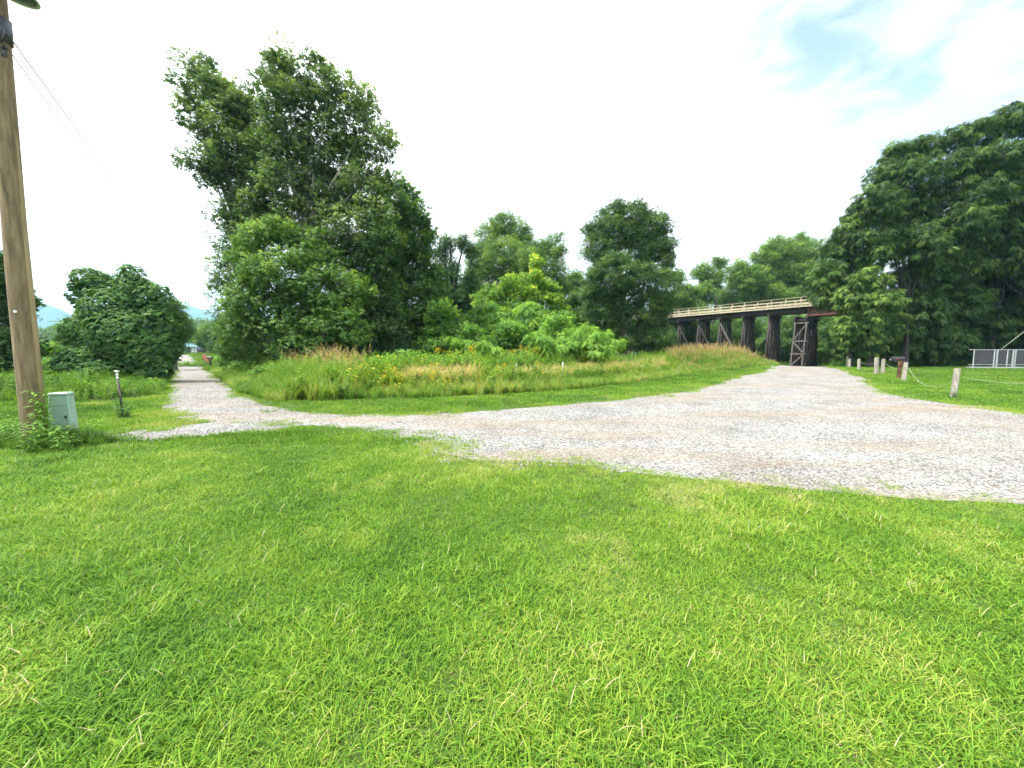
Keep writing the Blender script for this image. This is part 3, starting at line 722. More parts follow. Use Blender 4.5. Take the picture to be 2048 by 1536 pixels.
tree('hedge_tree', 'small bushy tree at the left foot of the big clump', 'tree', 27, 478,
  [(470, 650, 26, 34), (490, 690, 34, 32), (460, 700, 24, 24), (520, 710, 34, 26)], 'maple', 'small', .34, 4.2, .45, 26, .5, .12, 20, bark, seed=6, tofs=-.1)
tree('roadside_tree', 'dark evergreen shaped tree standing beside the distant road', 'tree', 58, 452,
  [(450, 655, 18, 22), (456, 680, 24, 22), (440, 692, 22, 14), (474, 690, 20, 20)], 'dark', 'small', .6, 5, .8, 24, .5, .25, 20, bark, seed=7)
tree('roadside_tree', 'lighter spreading tree left of the dark roadside evergreen', 'tree', 75, 418,
  [(415, 668, 20, 16), (432, 662, 18, 16), (402, 680, 18, 12), (425, 685, 24, 12)], 'back', 'small', .7, 4.5, .9, 24, .5, .25, 20, bark, seed=8, tofs=.1)
# --- middle distance
tree('bare_limbed_tree', 'vine wrapped tree with dark forked bare limbs against the sky', 'tree', 47, 905,
  [(892, 490, 16, 20), (925, 486, 15, 16), (882, 530, 12, 36), (944, 505, 14, 18), (900, 600, 30, 34), (940, 560, 16, 26), (905, 545, 14, 30), (935, 600, 24, 30)], 'dark', 'small', .55, 3.6, .8, 18, .2, .26, 30, creosote, seed=9,
  stems=[[(905, 725), (897, 620), (893, 560), (890, 480)], [(905, 725), (908, 600), (915, 540), (928, 485)], [(905, 725), (915, 620), (930, 570), (948, 505)], [(908, 590), (906, 590), (900, 530), (903, 480)]])
tree('cottonwood_tree', 'round topped light green tree behind the centre thicket', 'tree', 53, 1000,
  [(1010, 452, 34, 24), (978, 475, 30, 28), (1040, 478, 30, 30), (960, 520, 28, 34), (1005, 515, 46, 40), (1050, 530, 36, 34), (985, 570, 50, 40)], 'back', 'small', .55, 3.0, .9, 24, .35, .35, 60, bark, seed=10, tofs=.2, fill=.5)
tree('cottonwood_tree', 'flat spreading tree with a pointed right tip in the centre', 'tree', 50, 1078,
  [(1112, 478, 16, 14), (1090, 500, 32, 20), (1118, 510, 16, 18), (1060, 520, 28, 26), (1100, 540, 34, 24), (1050, 560, 40, 34), (1110, 580, 28, 28)], 'back', 'small', .5, 2.9, .8, 24, .35, .3, 50, bark, seed=11, fill=.5, tofs=.1)
tree('yellow_green_tree', 'small sunlit yellow green tree with the highest tip in the thicket', 'tree', 40, 1070,
  [(1073, 530, 12, 20), (1065, 560, 24, 22), (1090, 585, 26, 26), (1110, 605, 24, 30), (1060, 600, 30, 32), (1120, 640, 26, 30)], 'lime', 'broad', .42, 3.0, .5, 20, .5, .12, 30, bark, seed=12)
tree('yellow_green_tree', 'small yellow topped tree left of the taller lime green one', 'tree', 39, 1015,
  [(1024, 562, 17, 14), (1000, 585, 26, 22), (1030, 600, 26, 26), (985, 615, 30, 26), (960, 600, 20, 22), (1000, 640, 36, 30)], 'lime', 'broad', .42, 3.0, .5, 20, .5, .12, 30, bark, seed=13, tofs=-.04)
tree('vine_covered_tree', 'large rounded vine hung tree standing alone in front of the bridge', 'tree', 42, 1255,
  [(1232, 424, 24, 20), (1265, 436, 34, 28), (1205, 450, 30, 28), (1300, 450, 34, 32), (1178, 465, 20, 16), (1240, 470, 44, 34), (1325, 485, 24, 34), (1200, 500, 38, 34), (1285, 500, 44, 36), (1330, 530, 20, 28), (1230, 550, 52, 44), (1290, 570, 48, 44),
   (1190, 570, 30, 40), (1215, 620, 50, 44), (1280, 640, 54, 42), (1325, 610, 22, 34), (1235, 680, 60, 30), (1310, 685, 44, 26)], 'dark', 'small', .5, 3.3, .75, 26, .4, .4, 80, bark, seed=14, tofs=.22, fill=.6)
tree('background_tree', 'hazy green tree just left of the vine hung tree', 'tree', 58, 1150,
  [(1145, 565, 26, 24), (1160, 600, 34, 36), (1130, 620, 30, 34), (1165, 660, 40, 40), (1120, 670, 34, 34)], 'back', 'small', .6, 3.6, .9, 24, .45, .3, 30, bark, seed=15)
tree('background_tree', 'dim green tree behind the bare limbed tree', 'tree', 62, 900,
  [(880, 580, 24, 30), (920, 590, 30, 34), (900, 640, 50, 40), (960, 640, 40, 40)], 'back', 'small', .65, 3.4, 1, 24, .45, .3, 30, bark, seed=16, tofs=-.1)
# --- shrubs of the thicket
SH = [
 ('green leafy shrub at the right foot of the cone shaped tree', 29, 885, [(885, 650, 36, 40), (870, 690, 40, 30), (915, 685, 32, 34), (880, 620, 20, 22)], 'shrub', 'broad', -.05),
 ('rounded green shrub below the small yellow topped tree', 31, 975, [(965, 640, 34, 34), (1000, 665, 40, 36), (960, 690, 44, 28), (985, 625, 24, 24)], 'shrub', 'frond', -.05),
 ('broad green shrub in the middle of the thicket', 32, 1060, [(1055, 635, 44, 32), (1025, 665, 38, 36), (1090, 665, 44, 34), (1070, 695, 50, 22)], 'shrub', 'frond', 0.),
 ('dark green shrub beside the vine hung tree', 34, 1135, [(1120, 660, 34, 34), (1150, 680, 40, 28), (1175, 690, 34, 22)], 'shrub', 'broad', -.1)]
for i, (lb, D, bp, bl, lf, tp, to) in enumerate(SH):
    tree('leafy_shrub', lb, 'shrub', D, bp, bl, lf, tp, .5 if tp == 'frond' else .36, 3.8, .45, 24, .5, .06, 16, bark, 'shrubs of the thicket', 30 + i, tofs=to + .12)
SH2 = [
 ('light green leafy bush, left end of the front row in the thicket', 27, 900, [(895, 690, 30, 18), (925, 698, 28, 16), (870, 702, 24, 16)], -.02),
 ('light green leafy bush behind the left sumac', 28, 960, [(945, 672, 30, 22), (975, 684, 30, 20), (920, 690, 24, 18)], .08),
 ('light green leafy bush in the gap before the tall lime tree', 29, 1030, [(1020, 662, 32, 24), (1050, 676, 34, 22), (1005, 690, 30, 16)], .06),
 ('light green leafy bush between the middle sumac and the tall one', 28, 1110, [(1110, 655, 32, 24), (1135, 672, 30, 22), (1095, 682, 26, 18)], .1)]
for i, (lb, D, bp, bl, to) in enumerate(SH2):
    tree('leafy_shrub', lb, 'shrub', D, bp, bl, 'shrub', 'broad', .34, 3.6, .4, 22, .5, .04, 14, bark, 'shrubs of the thicket', 140 + i, tofs=to)
SU = [
 ('bright lime sumac left of the vine hung tree, tallest of its row', 26, 1155, [(1150, 668, 30, 18), (1175, 660, 26, 14), (1135, 690, 30, 20), (1180, 690, 34, 20)]),
 ('bright lime sumac reaching right under the vine hung tree', 25.5, 1215, [(1205, 672, 26, 13), (1225, 690, 22, 14), (1195, 700, 26, 14)]),
 ('small bright sumac in the middle of the sumac row', 24, 1085, [(1080, 676, 24, 13), (1100, 694, 26, 16), (1065, 700, 24, 14)]),
 ('bright sumac at the left end of the sumac row', 23, 975, [(965, 692, 26, 11), (990, 703, 24, 12), (950, 712, 24, 12)])]
for i, (lb, D, bp, bl) in enumerate(SU):
    tree('sumac_shrub', lb, 'shrub', D, bp, bl, 'sumac', 'frond', .44 if i < 4 else .45, 3.4, .4 if i < 4 else .12, 14, .5, .035, 14, bark, 'sumac shrubs along the meadow', 40 + i, droop=.1)
# --- behind the trestle
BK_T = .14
BK = [
 ('pale green tree at the left end of the bridge', 72, 1365, [(1345, 560, 24, 22), (1370, 590, 28, 28), (1350, 620, 34, 26), (1385, 640, 24, 40)], 0.05),
 ('slim tree with a dark trunk rising behind the bridge railing', 74, 1425, [(1438, 525, 12, 12), (1405, 545, 18, 18), (1425, 560, 22, 22), (1440, 545, 12, 12), (1410, 590, 22, 26)], -.02),
 ('broad green tree behind the middle of the bridge', 78, 1475, [(1475, 545, 28, 24), (1500, 560, 34, 28), (1465, 590, 34, 30), (1510, 600, 36, 26)], .06),
 ('sunlit light green tree behind the bridge', 80, 1535, [(1530, 515, 28, 24), (1555, 500, 28, 26), (1530, 555, 40, 30), (1565, 550, 36, 36), (1545, 595, 44, 26)], .14),
 ('tall thin topped tree behind the right end of the bridge', 82, 1600, [(1600, 482, 20, 16), (1585, 510, 28, 24), (1620, 510, 28, 28), (1610, 555, 40, 34), (1590, 595, 44, 26), (1640, 560, 30, 40)], .04)]
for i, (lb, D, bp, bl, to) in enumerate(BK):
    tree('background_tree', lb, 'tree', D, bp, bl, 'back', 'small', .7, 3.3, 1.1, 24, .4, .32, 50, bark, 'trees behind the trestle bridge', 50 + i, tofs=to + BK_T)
UB = [
 ('leafy bush seen between the left bents under the bridge', 70, 1400, [(1390, 670, 40, 34), (1430, 680, 40, 36), (1350, 680, 34, 36)]),
 ('leafy bush seen between the middle bents under the bridge', 71, 1490, [(1480, 665, 40, 36), (1520, 680, 40, 36)]),
 ('leafy bush seen left of the end tower under the bridge', 68, 1560, [(1565, 660, 34, 34), (1550, 695, 40, 26), (1590, 690, 40, 36)]),
 ('leafy bush in shade right of the end tower', 62, 1640, [(1635, 655, 36, 40), (1665, 680, 40, 40), (1640, 705, 34, 24)])]
for i, (lb, D, bp, bl) in enumerate(UB):
    tree('background_bush', lb, 'shrub', D, bp, bl, 'back', 'small', .65, 4.2, 1, 24, .45, .12, 16, bark, 'bushes under the trestle bridge', 60 + i, tofs=-.1)
# --- dark grove on the right
GR = [
 ('left edge tree of the dark grove, leaning over the bridge end', 43, 1700, [(1700, 470, 34, 40), (1670, 500, 28, 34), (1725, 430, 36, 36), (1650, 545, 28, 34), (1700, 540, 46, 44), (1655, 590, 30, 28), (1750, 490, 44, 44)], 'walnut', .05, .9, 2.9),
 ('big dark round topped tree in the middle of the grove', 42, 1810, [(1800, 310, 34, 32), (1845, 298, 40, 30), (1775, 350, 40, 38), (1840, 350, 50, 40), (1755, 405, 44, 40), (1810, 420, 50, 46), (1870, 400, 40, 50), (1790, 480, 50, 46), (1850, 490, 50, 46)], 'walnut', -.02, .9, 2.8),
 ('highest dark drooping tree of the grove at the right edge', 41, 2070, [(1920, 275, 44, 30), (1970, 262, 42, 30), (2020, 240, 44, 34), (2075, 235, 44, 40), (1930, 330, 44, 34), (2000, 320, 60, 40), (1960, 390, 60, 40), (2060, 330, 50, 50), (2040, 410, 60, 50), (1930, 440, 50, 36), (1900, 480, 50, 40), (1990, 460, 60, 50), (2060, 500, 60, 60)], 'walnut', -.04, .9, 2.8),
 ('out of frame tree continuing the grove to the right', 41, 2180, [(2140, 220, 60, 50), (2210, 240, 70, 60), (2150, 330, 80, 70), (2230, 400, 80, 90), (2150, 480, 80, 80), (2140, 600, 80, 80)], 'walnut', 0, 1.1, 3.5),
 ('low lighter green tree at the front left of the grove', 41.5, 1740, [(1735, 560, 40, 28), (1700, 595, 34, 28), (1760, 600, 44, 30), (1720, 640, 46, 34), (1770, 650, 40, 34), (1735, 685, 34, 28), (1690, 660, 26, 30)], 'walnut', .22, .8, 3.4),
 ('low tree with light spreading fronds before the dark grove', 43, 1975, [(1930, 500, 40, 16), (1975, 490, 36, 18), (1900, 525, 34, 16), (1950, 535, 48, 20), (2000, 520, 40, 22), (2050, 430, 24, 24), (2045, 500, 30, 26)], 'walnut', .22, .8, 3.4),
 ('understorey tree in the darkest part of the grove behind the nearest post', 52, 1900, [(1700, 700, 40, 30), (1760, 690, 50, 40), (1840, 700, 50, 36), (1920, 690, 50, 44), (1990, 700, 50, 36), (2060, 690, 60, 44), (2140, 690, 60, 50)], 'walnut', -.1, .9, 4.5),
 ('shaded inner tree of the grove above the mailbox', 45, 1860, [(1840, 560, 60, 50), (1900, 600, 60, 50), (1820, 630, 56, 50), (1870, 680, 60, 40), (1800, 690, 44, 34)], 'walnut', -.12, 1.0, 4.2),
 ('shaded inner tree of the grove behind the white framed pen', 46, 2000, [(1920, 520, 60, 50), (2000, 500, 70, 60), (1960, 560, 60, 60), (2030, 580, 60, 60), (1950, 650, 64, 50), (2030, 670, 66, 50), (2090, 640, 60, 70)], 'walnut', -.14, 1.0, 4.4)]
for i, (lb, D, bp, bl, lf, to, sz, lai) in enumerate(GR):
    tree('walnut_tree', lb, 'tree', D, bp, bl, lf, 'frond', sz * .56, lai * 1.25, .95, 20, .35, .26, 60, creosote, 'trees of the dark grove', 70 + i, tofs=to + .06, droop=.35, fill=2.0)  # near-black trunk colour stands in for the shade inside the grove
# --- left side
tree('vine_draped_tree', 'twin headed tree smothered in dark vines beside the left road', 'tree', 20.5, 265,
  [(178, 560, 30, 24, 0), (205, 572, 26, 26, .3), (160, 590, 16, 30, 0), (262, 555, 24, 26, .2), (268, 590, 34, 40, 0), (225, 620, 50, 44, -.2), (305, 600, 34, 36, .2), (250, 665, 60, 50, -.2), (320, 650, 34, 50, .3), (190, 670, 44, 50, 0), (300, 700, 44, 44, 0), (230, 720, 60, 40, 0), (335, 690, 20, 40, .5), (320, 735, 22, 24, 0), (270, 750, 50, 22, 0)],
  'kudzu', 'vine', .22, 5.6, seed=90, vine=True, r0=.16, nb=20, tofs=.1)
tree('vine_mound', 'dark vine covered mound at the left foot of the draped tree', 'shrub', 19, 160, [(155, 725, 38, 34, 0), (125, 745, 28, 28, 0), (185, 750, 44, 34, 0)], 'kudzu', 'vine', .2, 5.5, seed=91, vine=True, r0=.08, nb=8)
tree('feathery_tree', 'feathery tree with a long left branch behind the draped tree', 'tree', 31, 140,
  [(140, 645, 18, 16), (118, 668, 14, 7), (150, 670, 28, 28), (118, 700, 28, 18), (165, 635, 20, 24), (140, 715, 36, 20)], 'back', 'frond', .7, 3.5, .6, 18, .4, .14, 30, bark, seed=92)
tree('edge_tree', 'dark tree at the left edge behind the utility pole', 'tree', 18.5, -30,
  [(-20, 540, 40, 40), (5, 590, 40, 44), (-30, 640, 60, 60), (10, 690, 44, 44), (-20, 750, 70, 46), (25, 760, 30, 36), (-5, 700, 50, 40)], 'dark', 'broad', .3, 4.2, .5, 26, .45, .2, 30, bark, seed=93)
tree('roadside_tree', 'row end tree behind the vine draped tree, shading the road', 'tree', 36, 350,
  [(345, 620, 20, 24), (335, 650, 26, 36), (362, 655, 14, 26), (350, 690, 18, 20), (375, 665, 8, 14)], 'back', 'small', .45, 4, .6, 24, .45, .18, 24, bark, seed=94, tofs=-.05)
tree('roadside_tree', 'more distant green tree arching over the road bend', 'tree', 80, 366,
  [(366, 660, 16, 20), (384, 672, 12, 14), (355, 690, 14, 10)], 'back', 'small', .8, 4, 1, 24, .45, .25, 20, bark, seed=95)
for i, (lb, D, bp, bl) in enumerate([
  ('light green field shrub right of the utility pole', 24, 95, [(100, 735, 28, 16), (80, 750, 30, 20), (120, 765, 30, 20)]),
  ('green field shrub left of the vine covered mound', 30, 100, [(95, 700, 30, 14), (130, 708, 26, 12), (60, 710, 34, 14)]),
  ('low green shrub behind the pale green cabinet', 17, 110, [(110, 775, 40, 18), (70, 785, 34, 16)]),
  ('low leafy mound behind the white topped stake', 16.5, 225, [(225, 783, 34, 14), (255, 778, 30, 14)]),
  ('low leafy mound on the left verge of the road', 17, 305, [(290, 778, 26, 12), (318, 772, 20, 14)]),
  ('small pale bush beside the cabinet', 15.5, 158, [(160, 786, 14, 13), (172, 794, 16, 10)])]):
    tree('field_shrub', lb, 'shrub', D, bp, bl, 'shrub', 'broad', .24, 4.2, .3, 24, .5, .03, 10, bark, 'shrubs in the left field', 100 + i, tofs=-.05 if i != 5 else .1)
# roadside shrubs right of the left road
for i, (lb, D, bp, bl) in enumerate([
  ('bright rounded shrub beside the distant mailbox', 36, 455, [(448, 728, 18, 14), (470, 720, 24, 18), (496, 712, 28, 20), (530, 705, 30, 20)]),
  ('leafy shrub on the right verge of the left road', 27, 480, [(470, 752, 22, 16), (495, 742, 30, 22), (525, 730, 30, 22)]),
  ('dense shrub at the inner corner of the road fork', 20, 520, [(508, 775, 26, 18), (530, 760, 34, 26), (565, 752, 30, 26)]),
  ('leafy shrub beneath the dense maple like tree', 22, 600, [(590, 742, 34, 18), (640, 735, 34, 18)]),
  ('leafy shrub beneath the dark right side of the clump', 22.5, 740, [(720, 735, 34, 20), (770, 735, 36, 22), (820, 722, 34, 22)])]):
    tree('verge_shrub', lb, 'shrub', D, bp, bl, 'shrub', 'broad', .3, 4.0, .35, 24, .5, .03, 10, bark, 'shrubs along the meadow edge', 110 + i, tofs=.0 if i < 1 else -.12)

# --- far wood on the horizon: one mass
def treeline():
    rng = np.random.default_rng(5); n = 90000
    px = rng.uniform(-500, 2500, n); D = rng.uniform(125, 190, n)
    x = (px - 1024) / F * D
    hgt = 9 + 6 * vn(px, px * 0, 60, 3) + 3 * vn(px, px * 0, 17, 4)
    hgt = np.where((px > 365) & (px < 480), 8 + 3.5 * vn(px, px * 0, 25, 9), hgt)
    hgt = np.where(px < 350, 3.5 + 4 * vn(px, px * 0, 40, 3), hgt); hgt = np.where((px > 70) & (px < 115), 8.0, hgt); hgt = np.where(px > 700, hgt + 3, hgt)
    z = H(x, D) + hgt * rng.uniform(0, 1, n) ** .8
    pos = np.stack([x, D, z], 1)
    V, Q = stamp(*TPL['small'], pos, norm(rng.normal(0, 1, (n, 3))), norm(rng.normal(0, .5, (n, 3)) + [0, -.3, 1]), rng.uniform(1.2, 2.4, n))
    o = link('far_wood', quads_mesh('far_wood', V, Q, np.repeat(np.clip(vn(px, z, 12, 6) * .6 + rng.normal(.1, .1, n), 0, 1), len(TPL['small'][0]))), LEAF['far'])
    tag(o, 'distant wood along the horizon behind road and fields', 'wood', kind='stuff')
treeline()
print('leaf faces', TOT[0])

# ------------------------------------------------------------------ mountains
mt = basic('mountain_forest', [(.3, (.03, .06, .03)), (.7, (.06, .1, .045))], (1, 1, 1), .02, 8, 1)
def ridge(name, label, D, prof, depth):
    pxs = np.linspace(prof[0][0], prof[-1][0], 120); tops = np.interp(pxs, [a for a, b in prof], [b for a, b in prof])
    rows = []; 
    for k, f in enumerate(np.linspace(0, 1, 14)):
        d = D + depth * f
        prof_h = math.sin(f * math.pi * .5) if f < 1 else 1
        row = []
        for p_, t_ in zip(pxs, tops):
            hz = (706 - t_) / F * (D + depth) + 1.6
            j = (vn(p_, f * 300, 22, 2) - .5) * hz * .10 * (1 - f) * (f > 0)
            row.append(((p_ - 1024) / F * d, d, max(-5, hz * prof_h + j) if f > 0 else -5))
        rows.append(row)
    back = [(q[0] * 1.15, q[1] + depth, -5) for q in rows[-1]]; rows.append(back)
    V = np.array(rows).reshape(-1, 3); ny, nx = len(rows), len(pxs); I = np.arange(nx * ny).reshape(ny, nx)
    Q = np.stack([I[:-1, :-1].ravel(), I[:-1, 1:].ravel(), I[1:, 1:].ravel(), I[1:, :-1].ravel()], 1)
    o = link(name, quads_mesh(name, V, Q, smooth=True), mt); tag(o, label, 'mountain', kind='structure')
ridge('mountain', 'hazy pale blue mountain slope behind the utility pole', 2000, [(-400, 640), (-150, 590), (0, 588), (65, 598), (125, 618), (180, 645), (230, 668), (300, 700)], 700)
ridge('mountain', 'hazy pale blue mountain ridge above the far end of the road', 2600, [(120, 700), (220, 640), (290, 606), (360, 609), (440, 628), (520, 652), (620, 680), (760, 702)], 900)

# ------------------------------------------------------------------ trestle bridge
A = np.array([39.15, 52.0]); Bp = np.array([29.07, 66.0]); AX = (Bp - A) / np.linalg.norm(Bp - A); NB = np.array([-AX[1], AX[0]]) * -1   # NB points away from the camera
if NB[1] < 0: NB = -NB
SP = np.linalg.norm(Bp - A) / 5; ZD = 7.9
tb = empty('trestle_bridge', (A[0], A[1], float(H(*A))), 'old dark timber trestle bridge with new pale wooden railings', 'bridge')
OFS = np.array([A[0], A[1], float(H(*A))])
def TP(s, t, z):  # s metres along the bridge (towards the left back), t metres across, z height
    q = A + AX * s + NB * t; return (q[0] - OFS[0], q[1] - OFS[1], z - OFS[2])
AX3 = Vector((AX[0], AX[1], 0)); NB3 = Vector((NB[0], NB[1], 0)); RB = Matrix((AX3, NB3, Vector((0, 0, 1)))).transposed()
S0, S1 = -9.0, 42.0
m = MB()
k = 0; s = S0
while s < S1: m.box(TP(s + .14, 1.6, ZD + .05), (.27, 3.5, .07), RB); s += .285
m.build('deck', deck_wood, tb)
m = MB(); s = S0
while s < S1: m.box(TP(s, 1.6, ZD - .11), (.22, 3.4, .22), RB); s += .55
m.build('crossties', creosote, tb)
m = MB()
for t in (.45, .95, 2.25, 2.75): m.beam(TP(-.2, t, ZD - .52), TP(S1, t, ZD - .52), .32, .58)
m.build('stringer', creosote, tb)
m = MB()
for t in (.35, 2.85):
    m.box(TP(-4.5, t, ZD - .80), (8.4, .05, 1.1), RB); m.box(TP(-4.5, t, ZD - 1.36), (8.4, .4, .05), RB); m.box(TP(-4.5, t, ZD - .25), (8.4, .4, .05), RB)
    for q in range(9): m.box(TP(-8.5 + q, t + (-.09 if t < 1 else .09), ZD - .80), (.05, .14, 1.05), RB)
m.build('steel_girder', rust, tb)
def rail(t, side):
    g = MB()
    g.beam(TP(S0, t, ZD + 1.18), TP(S1, t, ZD + 1.18), .2, .05); pass
    g.beam(TP(S0, t - side * .06, ZD + .74), TP(S1, t - side * .06, ZD + .74), .04, .16); g.beam(TP(S0, t - side * .06, ZD + .25), TP(S1, t - side * .06, ZD + .25), .04, .14)
    r_ = g.build('handrail', new_wood, tb)
    s = S0 + .5
    while s < S1:
        MB().box(TP(s, t, ZD + .52), (.13, .1, 1.27), RB).build('rail_post', new_wood, tb); s += 1.76
for t, sd in ((-.12, 1), (3.32, -1)): rail(t, sd)
m = MB(); m.beam(TP(S0, -.19, ZD - .03), TP(S1, -.19, ZD - .03), .06, .2); m.build('fascia_board', new_wood, tb)
def bent(s, rows=(0,), zb=None):
    be = bpy.data.objects.new('bent', None); COL.objects.link(be); be.parent = tb; be.location = (0, 0, 0)
    capz = ZD - .81 - .17
    if len(rows) > 1: capz = ZD - 1.39 - .18
    m = MB()
    for q in rows: m.box(TP(s + q, 1.6, capz), (.36, 4.3, .34), RB, .02)
    if len(rows) > 1:
        for t in (.1, 3.1): m.box(TP(s + sum(rows) / len(rows), t, capz - .3), (abs(rows[1] - rows[0]) + .7, .34, .26), RB)
    m.build('cap_beam', creosote, be)
    gz = float(H(*(A + AX * s + NB * 1.6)))
    for q in rows:
        for t, bat in ((.1, -1.15), (.75, -.45), (1.6, 0), (2.45, .45), (3.1, 1.15)):
            MB().tube([TP(s + q, t + bat, gz - .5), TP(s + q, t + bat * .5, (gz + capz) / 2), TP(s + q, t, capz - .15)], [.19, .18, .165], 9).build('pile', creosote, be, True)
    for q in ((rows[0] - .22),) if len(rows) > 1 else (-.22, .22):
        m = MB(); sg = 1 if q < 0 else -1
        a, b_ = (-.9, 3.0) if sg > 0 else (4.1, .2)
        m.beam(TP(s + q, a, gz + .8), TP(s + q, b_, capz - .5), .08, .22)
        m.build('sway_brace', creosote, be)
    if len(rows) > 1:
        q0, q1 = rows; L = [gz + .7, gz + 2.4, gz + 4.1, capz - .7]
        off = lambda z: .1 - 1.15 * (capz - z) / (capz - gz) - .22
        for z in L: MB().beam(TP(s + q0 - .25, off(z), z), TP(s + q1 + .25, off(z), z), .08, .2).build('ladder_brace', brace_wood, be)
        for i in range(3):
            z0, z1 = L[i], L[i + 1]; a, b_ = (q0, q1) if i % 2 else (q1, q0)
            MB().beam(TP(s + a, off(z0) - .09, z0 + .1), TP(s + b_, off(z1) - .09, z1 - .1), .07, .18).build('ladder_brace', brace_wood, be)
        for q in rows:
            MB().beam(TP(s + q, off(gz + .2) + .02, gz - .1), TP(s + q, off(capz - .6) + .02, capz - .6), .16, .26).build('batter_timber', brace_wood, be)
    return be
bent(0.0, (-.55, .75))
for i in range(1, 10): bent(SP * i + .5)
for i, (s0, z0, s1, z1, t) in enumerate([(SP * 3 + .5, 6.4, SP * 2 + .6, .4, -.55), (SP * 4 + .5, 6.4, SP * 3 + .5, .6, -.6), (SP * 5 + .5, 6.4, SP * 4 + .5, .6, -.6), (SP * 6 + .5, 6.4, SP * 5 + .5, .8, -.6), (SP * 2 + .5, 6.4, SP * 3 + .5, .8, 3.6), (SP * 1 + .5, 6.2, SP * 2 + .5, 1.2, 3.6)]):
    MB().beam(TP(s0, t * .35 if t < 0 else t, z0), TP(s1, t * 1.5 if t < 0 else t + .3, z1), .09, .24).build('long_brace', brace_wood if i < 1 else creosote, tb)

# ------------------------------------------------------------------ utility pole with lamp, cabinet, stake
pb = G(72, 893)
pole = empty('utility_pole', pb, 'tall brown wooden utility pole at the left edge, weeds round its foot', 'utility pole')
HP = 9.2
m = MB(); prof = [(0, 0, -.1)] 
m.tube([(0, 0, -.3), (0, 0, .6), (.0, 0, 3), (.05, .01, 6), (.11, 0, HP)], [.150, .146, .136, .124, .112], 28)
m.build('shaft', wood_pole, pole, True)
rad = lambda z: .150 - (z + .3) / (HP + .3) * .038
# rounded cable guard on the side facing right and towards the camera
gd = Vector((.70, -.72, 0)).normalized(); gd = Vector((.93, .22, 0)).normalized(); m = MB()
m.tube([tuple(gd * (rad(z) + .0)) [:2] + (z,) for z in (.2, 2, 4, 6, 7.0)], .036, 10); m.build('cable_guard', guard_wood, pole, True)
def zt(py):
    v = (768 - py) / F; t = pb[1] / (math.cos(PITCH) + v * math.sin(PITCH)); return 1.6 + t * (-math.sin(PITCH) + v * math.cos(PITCH)) - pb[2]
z1, z0 = zt(36), zt(84)
m = MB(); m.tube([(.085, .004, z0), (.095, .003, z1)], rad((z0 + z1) / 2) + .010, 28); m.build('dark_band', band_mat, pole, True)
m = MB(); zb = zt(92)
m.beam((.14, -.05, zb), (.34, -.12, zb + .10), .015, .02); m.beam((.14, -.02, zb - .12), (.27, -.10, zb - .02), .012, .015); m.tube([(.34, -.12, zb + .07), (.345, -.125, zb + .14)], .022, 8)
m.beam((.15, -.06, zb - .05), (.26, -.1, zb - .17), .012, .012); m.box((.16, -.03, zb - .1), (.05, .06, .16)); m.build('wire_bracket', dark_steel, pole)
m = MB(); tgz = zt(625)
m.box(Vector((.06, -rad(tgz) - .0, tgz)), (.05, .012, .035), None, .002); m.build('light_spot', white_paint, pole)  # small pale plate added for a light spot on the shaft
# lamp on a short arm
lz = zt(2); m = MB(); la = Vector((.50, -.12, lz + .02)); m = MB()
m.tube([(.1, 0, lz + .30), (.26, -.05, lz + .36), (.42, -.1, lz + .30)], .022, 10); arm = m.build('lamp_arm', dark_steel, pole)
lamp = bpy.data.objects.new('lamp', None); COL.objects.link(lamp); lamp.parent = pole
Rl = Matrix.Rotation(math.radians(8), 3, 'Y')
MB().lathe([(.03, .30), (.09, .28), (.11, .17), (.12, .13), (.27, .02), (.28, -.015), (.27, -.02), (.255, .0), (.11, .12), (.02, .125)], la, 32, Rl).build('lamp_shade', white_paint, lamp, True)
MB().lathe([(.001, -.03), (.13, -.03), (.24, -.005), (.24, .0), (.001, .01)], la, 32, Rl).build('lamp_lens', basic('dark_green_lens', [(.3, (.03, .045, .035)), (.7, (.06, .08, .055))], (1, 1, 1), 5, 3, .3), lamp, True)

cb = G(131, 881)
cab = empty('utility_cabinet', cb, 'pale green tapered utility pedestal standing beside the wooden pole', 'utility cabinet')
cab.rotation_euler = (0, 0, math.radians(28))
hh = .86
MB().box((0, 0, hh / 2 - .03), (.31, .26, hh), None, .015, .82).build('housing', green_box, cab)
MB().box((0, 0, hh + .0), (.265, .225, .055), None, .014, .97).build('lid', green_box, cab)
MB().box((0, -.114, hh * .78), (.20, .012, .012)).box((0, -.130, .12), (.28, .012, .02)).build('seam', green_box, cab)
MB().box((.08, -.122, hh * .52), (.03, .02, .05), None, .004).build('latch', dark_steel, cab)

sb = G(246, 834)
stk = empty('marker_stake', sb, 'thin stake with a stacked white top and ivy round its foot', 'stake')
sh = .98
MB().tube([(0, 0, -.1), (-.02, 0, .5), (-.06, 0, sh)], [.028, .026, .022], 8).build('stem', bark, stk, True)
MB().lathe([(.001, -.02), (.022, -.02), (.027, .01), (.015, .03), (.015, .055), (.028, .07), (.028, .09), (.016, .11), (.018, .135), (.045, .155), (.048, .185), (.001, .19)], (-.06, 0, sh), 14).build('white_cap', white_paint, stk, True)

